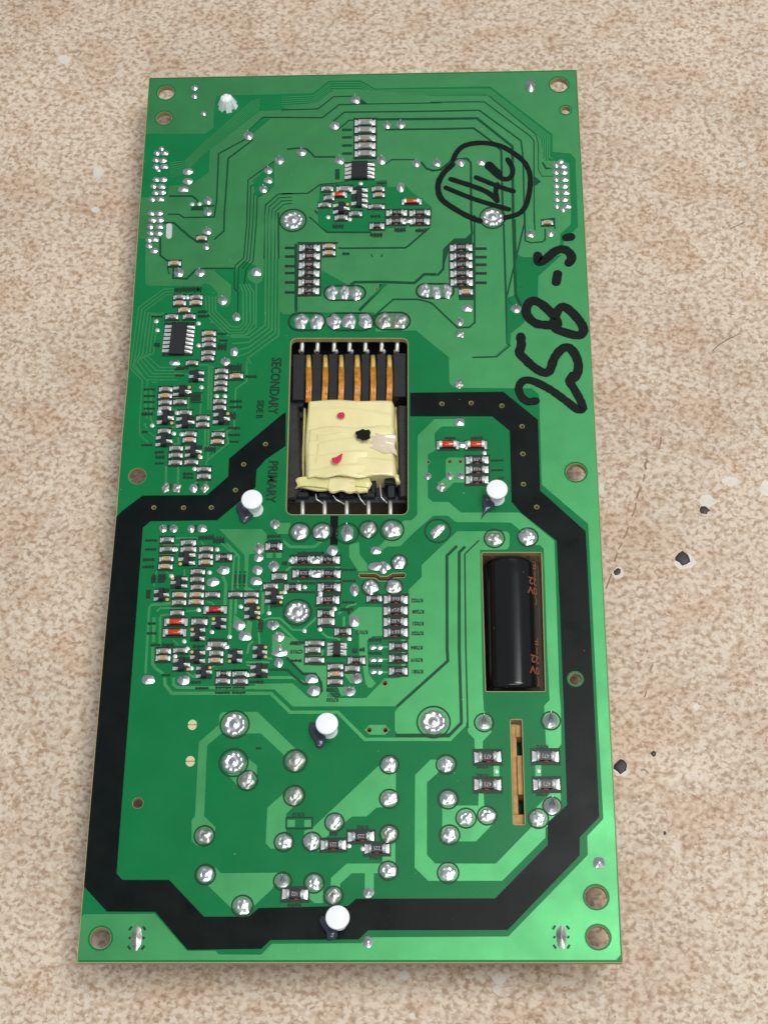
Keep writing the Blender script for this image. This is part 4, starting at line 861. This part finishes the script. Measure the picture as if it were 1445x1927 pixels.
wrap('tape_wrap', 'H 350 618 1176 628 1205 1342 326 1342', -.06, .7, .6, 'tape', .07, 1, 26, 60, .05)
wrap('tape_layer', 'H 362 900 1182 880 1196 1334 338 1338', -.035, .6, .02, 'tape', .075, 8, 18, 50, .045)
wrap('tape_layer', 'H 455 950 950 935 960 1338 440 1338', -.005, .02, .02, 'tape', .065, 12, 12, 50, .03)
wrap('tape_layer', 'H 905 940 1178 965 1184 1145 890 1085', -.012, .03, .02, 'tapeg', .05, 14, 10, 8, .03)
wrap('tape_end', 'I 285 376 955 366 950 458 272 470', -.10, .03, .05, 'tape2', .0, 3, 14, 5, .04)
wrap('tape_end', 'I 325 440 940 430 932 508 322 478', -.16, .03, .05, 'tape2', .0, 5, 14, 5, .04)
wrap('tape_end', 'I 560 372 800 368 832 508 570 504', -.085, .02, .05, 'tape', .0, 25, 10, 6, .04)
wrap('tape_edge', 'I 1150 330 1215 345 1215 435 1170 420', -.2, .1, .1, 'tape2', .01, 9, 5, 5, .2)
wrap('tape_edge', 'H 335 700 365 690 350 1330 322 1330', -.34, .15, .1, 'tape2', .02, 19, 4, 14, .3)
wrap('tape_edge', 'H 1165 680 1190 700 1215 1330 1190 1335', -.38, .15, .1, 'tape2', .02, 29, 4, 14, .3)
def tmark(s, z, m): q = xy(parse(s), z); v, f = prism([q], z-.01, z); tpart(mobj('marker_dot', v, f, M[m]))
tmark('H 645 772 665 752 705 750 717 770 712 798 685 805 655 795', .095, 'redink')
tmark('H 598 1165 640 1155 690 1122 697 1130 685 1180 655 1212 615 1210 600 1190', .175, 'redink')
tmark('H 815 925 850 915 880 900 905 912 935 905 952 930 945 960 950 985 915 1000 880 1008 855 990 825 985 828 960 812 945', .18, 'marker')
# lower bobbin flange, leads and pins
for x0, x1, y0 in ((290,390,505),(480,600,500),(665,800,495),(870,990,490),(1100,1175,400)):
    slab('bobbin_block', 'I %g %g %g %g %g 558 %g 558' % (x0, y0, x1, y0, x1, x0), -1.40, -.30, 'bobbin', .03)
slab('bobbin_block', 'I 950 375 1000 375 1000 520 950 520', -1.40, -.28, 'bobbin', .03); slab('bobbin_block', 'I 1075 375 1165 365 1170 440 1075 440', -1.40, -.22, 'bobbin', .05)
slab('bobbin_foot', 'I 200 545 1282 545 1282 612 200 612', -1.40, -.40, 'bobbin', .02)
for x in (335,535,735,933,1130):
    tube('terminal_pin', [FP('I', x-2, 600, -.40), FP('I', x, 650, -.36), FP('I', x, 722, -.30)], .048, 'pin', 8)
for pts in ((455,530,460,575,520,615),(610,540,640,580,715,620),(830,515,860,575,905,630),(1035,440,1048,560,1100,610)):
    tube('lead_wire', [FP('I', pts[0], pts[1], -.25), FP('I', pts[2], pts[3], -.26), FP('I', pts[4], pts[5], -.30)], .015, 'pin', 6)
# ------------------------------------------------------------------ the capacitor lying in the right hand opening
c0 = FP('N', 500, 240, -.1); c1 = FP('N', 530, 1598, -.1)
CR = .70; left = FP('N', 250, 900, -.22)
zc = -.71; ax = (c0 - c1).normalized(); ctr = (c0 + c1)/2; Lc = (c0 - c1).length
xc = left.x + CR - .01
CP = bpart(empty('electrolytic_capacitor', (xc, ctr.y, zc))); CP['label'] = 'black sleeved cylinder capacitor lying in the long opening'
CPR = Matrix.Rotation(-math.atan2(ax.x, ax.y), 4, 'Z'); CP.rotation_euler = CPR.to_euler()
prof = [(0,-.5*Lc),(.30,-.5*Lc),(CR*.80,-.495*Lc),(CR*.93,-.485*Lc),(CR,-.462*Lc),(CR,-.45*Lc)] + [(CR - (.012 if k == 0 else 0), (-.445 + .9*k/8)*Lc) for k in range(1, 8)] + [(CR,.45*Lc),(CR*.985,.47*Lc),(CR*.94,.485*Lc),(CR*.85,.496*Lc),(.45,.5*Lc),(0,.502*Lc)]
n = 40; V = []; Fc = []
for r, y in prof:
    for i in range(n): a = 2*math.pi*i/n; V.append((r*math.cos(a), y, r*math.sin(a)))
for k in range(len(prof)-1):
    for i in range(n): j = (i+1) % n; Fc.append((k*n+j, k*n+i, (k+1)*n+i, (k+1)*n+j))
Fc = [tuple(reversed(q)) for q in Fc]
mobj('capacitor_sleeve', V, Fc, M['cap'], CP, True)
def wrap_text(s, y, size, a0):
    o = txt('sleeve_print', s, size, (0,0,0), 0, M['coppertext'], None, 1.0, 'LEFT', .006); me = o.data
    import bmesh
    bm = bmesh.new(); bm.from_mesh(me); bmesh.ops.triangulate(bm, faces=bm.faces[:]); bmesh.ops.subdivide_edges(bm, edges=bm.edges[:], cuts=1); bm.to_mesh(me); bm.free()
    for vv in me.vertices:
        u, w_ = vv.co.x, vv.co.y      # upside down: u runs from the hidden side back to the left
        a = a0 + u/CR; vv.co = ((CR+.004)*math.cos(a), y - w_, (CR+.004)*math.sin(a))
    o.parent = CP
for s, y in (('F',.44),('1',.375),('22',.315),('0V',.245),('(',.165),('F',-.13),('1',-.20),('22',-.265),('0V',-.345),('(',-.43)):
    wrap_text(s, y*Lc, .25, .66)
# fibre strip seen through the narrow slot on the right
SL = bpart(empty('card_edge', tuple(FP('U', 925, 600, -1.4))))
SLI = Matrix.Translation(-SL.location)
def spart(o): o.parent = SL; o.matrix_parent_inverse = SLI; return o
def sslab(s, z0, z1, m, nm): q = xy(parse(s, 'U'), z1); v, f = prism([q], z0, z1); spart(mobj(nm, v, f, M[m]))
sslab('862 195 905 195 925 960 885 960', -1.40, -.2, 'kraft', 'card_strip'); sslab('905 200 945 205 950 300 905 300', -1.40, -.16, 'kraft', 'card_tab')
sslab('915 460 958 460 968 790 925 790', -1.40, -.12, 'kraft', 'card_tab'); sslab('882 962 975 962 980 1045 884 1045', -1.40, -.14, 'kraft', 'card_tab')
sslab('905 300 955 300 962 460 910 460', -1.40, -.55, 'gap', 'card_notch'); sslab('925 790 968 790 975 960 925 960', -1.40, -.55, 'gap', 'card_notch')
# underside: the parts the board stands on are the transformer and the capacitor; a few more bodies hold it up
for (x, y, w_, h_, d_) in ((2.2,20.2,1.6,.6,1.2),(10.2,16.8,.6,2.4,1.2),(2.4,3.2,2.2,1.4,1.25),(5.2,6.5,1.6,1.6,1.25),(9.0,2.2,2.0,1.2,1.25),(1.6,13.0,1.2,.8,1.2)):
    v, f = box_vf(x-w_/2, x+w_/2, y-h_/2, y+h_/2, -.162-d_, -.165, .0); bpart(mobj('underside_component', v, f, M['bobbin']))
# ------------------------------------------------------------------ things lying on the table
def drop(s, lab, h, f='_'):
    h *= .35; q = parse(s, f); c = P(sum(p[0] for p in q)/len(q), sum(p[1] for p in q)/len(q), ZT)
    o = puffy('tar_drop', q, h, M['tar'], ZT + .002); o['label'] = lab; o['category'] = 'tar drop'; o['group'] = 'dried black drops on the table'
def ov(cx, cy, rx, ry, seed, n=11):
    rnd = random.Random(seed); return ' '.join('%g %g' % (cx + rx*rnd.uniform(.72,1.15)*math.cos(2*math.pi*i/n), cy + ry*rnd.uniform(.72,1.15)*math.sin(2*math.pi*i/n)) for i in range(n))
drop(ov(1285,1051,15,13,1), 'largest dried black drop, lying alone on the mottled table right of the board', .09)
drop(ov(1325,960,10,8,2), 'small round black drop beside a white worn spot on the table', .06)
drop(ov(1168,1443,13,13.5,3), 'black three-cornered drop touching the right edge of the circuit board', .09)
drop(ov(1161,1076,7.5,7,4,9), 'tiny black drop just right of the circuit board above the large drop', .03)
drop(ov(1229,1418,5,6,5,8), 'tiny black speck up and right of the three-cornered drop', .03)
drop(ov(1250,1568,3,4,6,7), 'smallest black speck on the table, near the lower right corner of the board', .02)
def flat(name, s, z, m, f='_'):
    q = xy(parse(s, f), ZT); v, g = prism([q], ZT - .01, ZT + z); o = mobj(name, v, g, M[m], tabletop); return o
for i, (cx, cy, rx, ry) in enumerate(((1330,942,17,12),(122,112,12,9),(185,325,9,14),(180,395,8,6),(940,1842,13,11),(760,1835,11,9),(1290,1058,20,15),(1168,1450,15,13),(775,1912,7,6),(935,1862,8,10),(1395,310,9,5),(1310,1330,8,6),(1131,918,7,12),(1162,1078,11,11),(1440,920,14,16),(1375,905,18,9))):
    flat('worn_patch', ov(cx, cy, rx, ry, 20+i, 14), .0008 + .0001*i, 'worn')
def scratch(s, wpx, m='scr'):
    q = parse(s); lp = xy(q, ZT); vs, g = strip('x', lp, wpx*.012, M[m], ZT + .0026, smooth=True, cap=False, raw=True); mobj('scratch', vs, g, M[m], tabletop)
for s_, wp in (('1243 822 1242 834 1238 846',3.2),('1219 866 1213 874 1215 884',5),('1212 892 1210 906',3),('1206 916 1200 928 1197 938',4.5),('1196 946 1193 962 1188 972',3.6),('1181 992 1178 1004 1172 1014',4),
    ('1170 1022 1163 1034',2.8),('1161 1040 1156 1056',3.4),('1150 1080 1145 1094 1139 1108',3.2),('1228 1250 1222 1262',3),('1216 1300 1212 1312',2.6)): scratch(s_, wp, 'scrap')
scratch('1340 660 1358 645 1392 627', 2); scratch('1205 1450 1212 1448 1220 1456', 1.6); 
scratch('1375 430 1400 418', 2); scratch('1130 1012 1126 1018', 4, 'scrap')
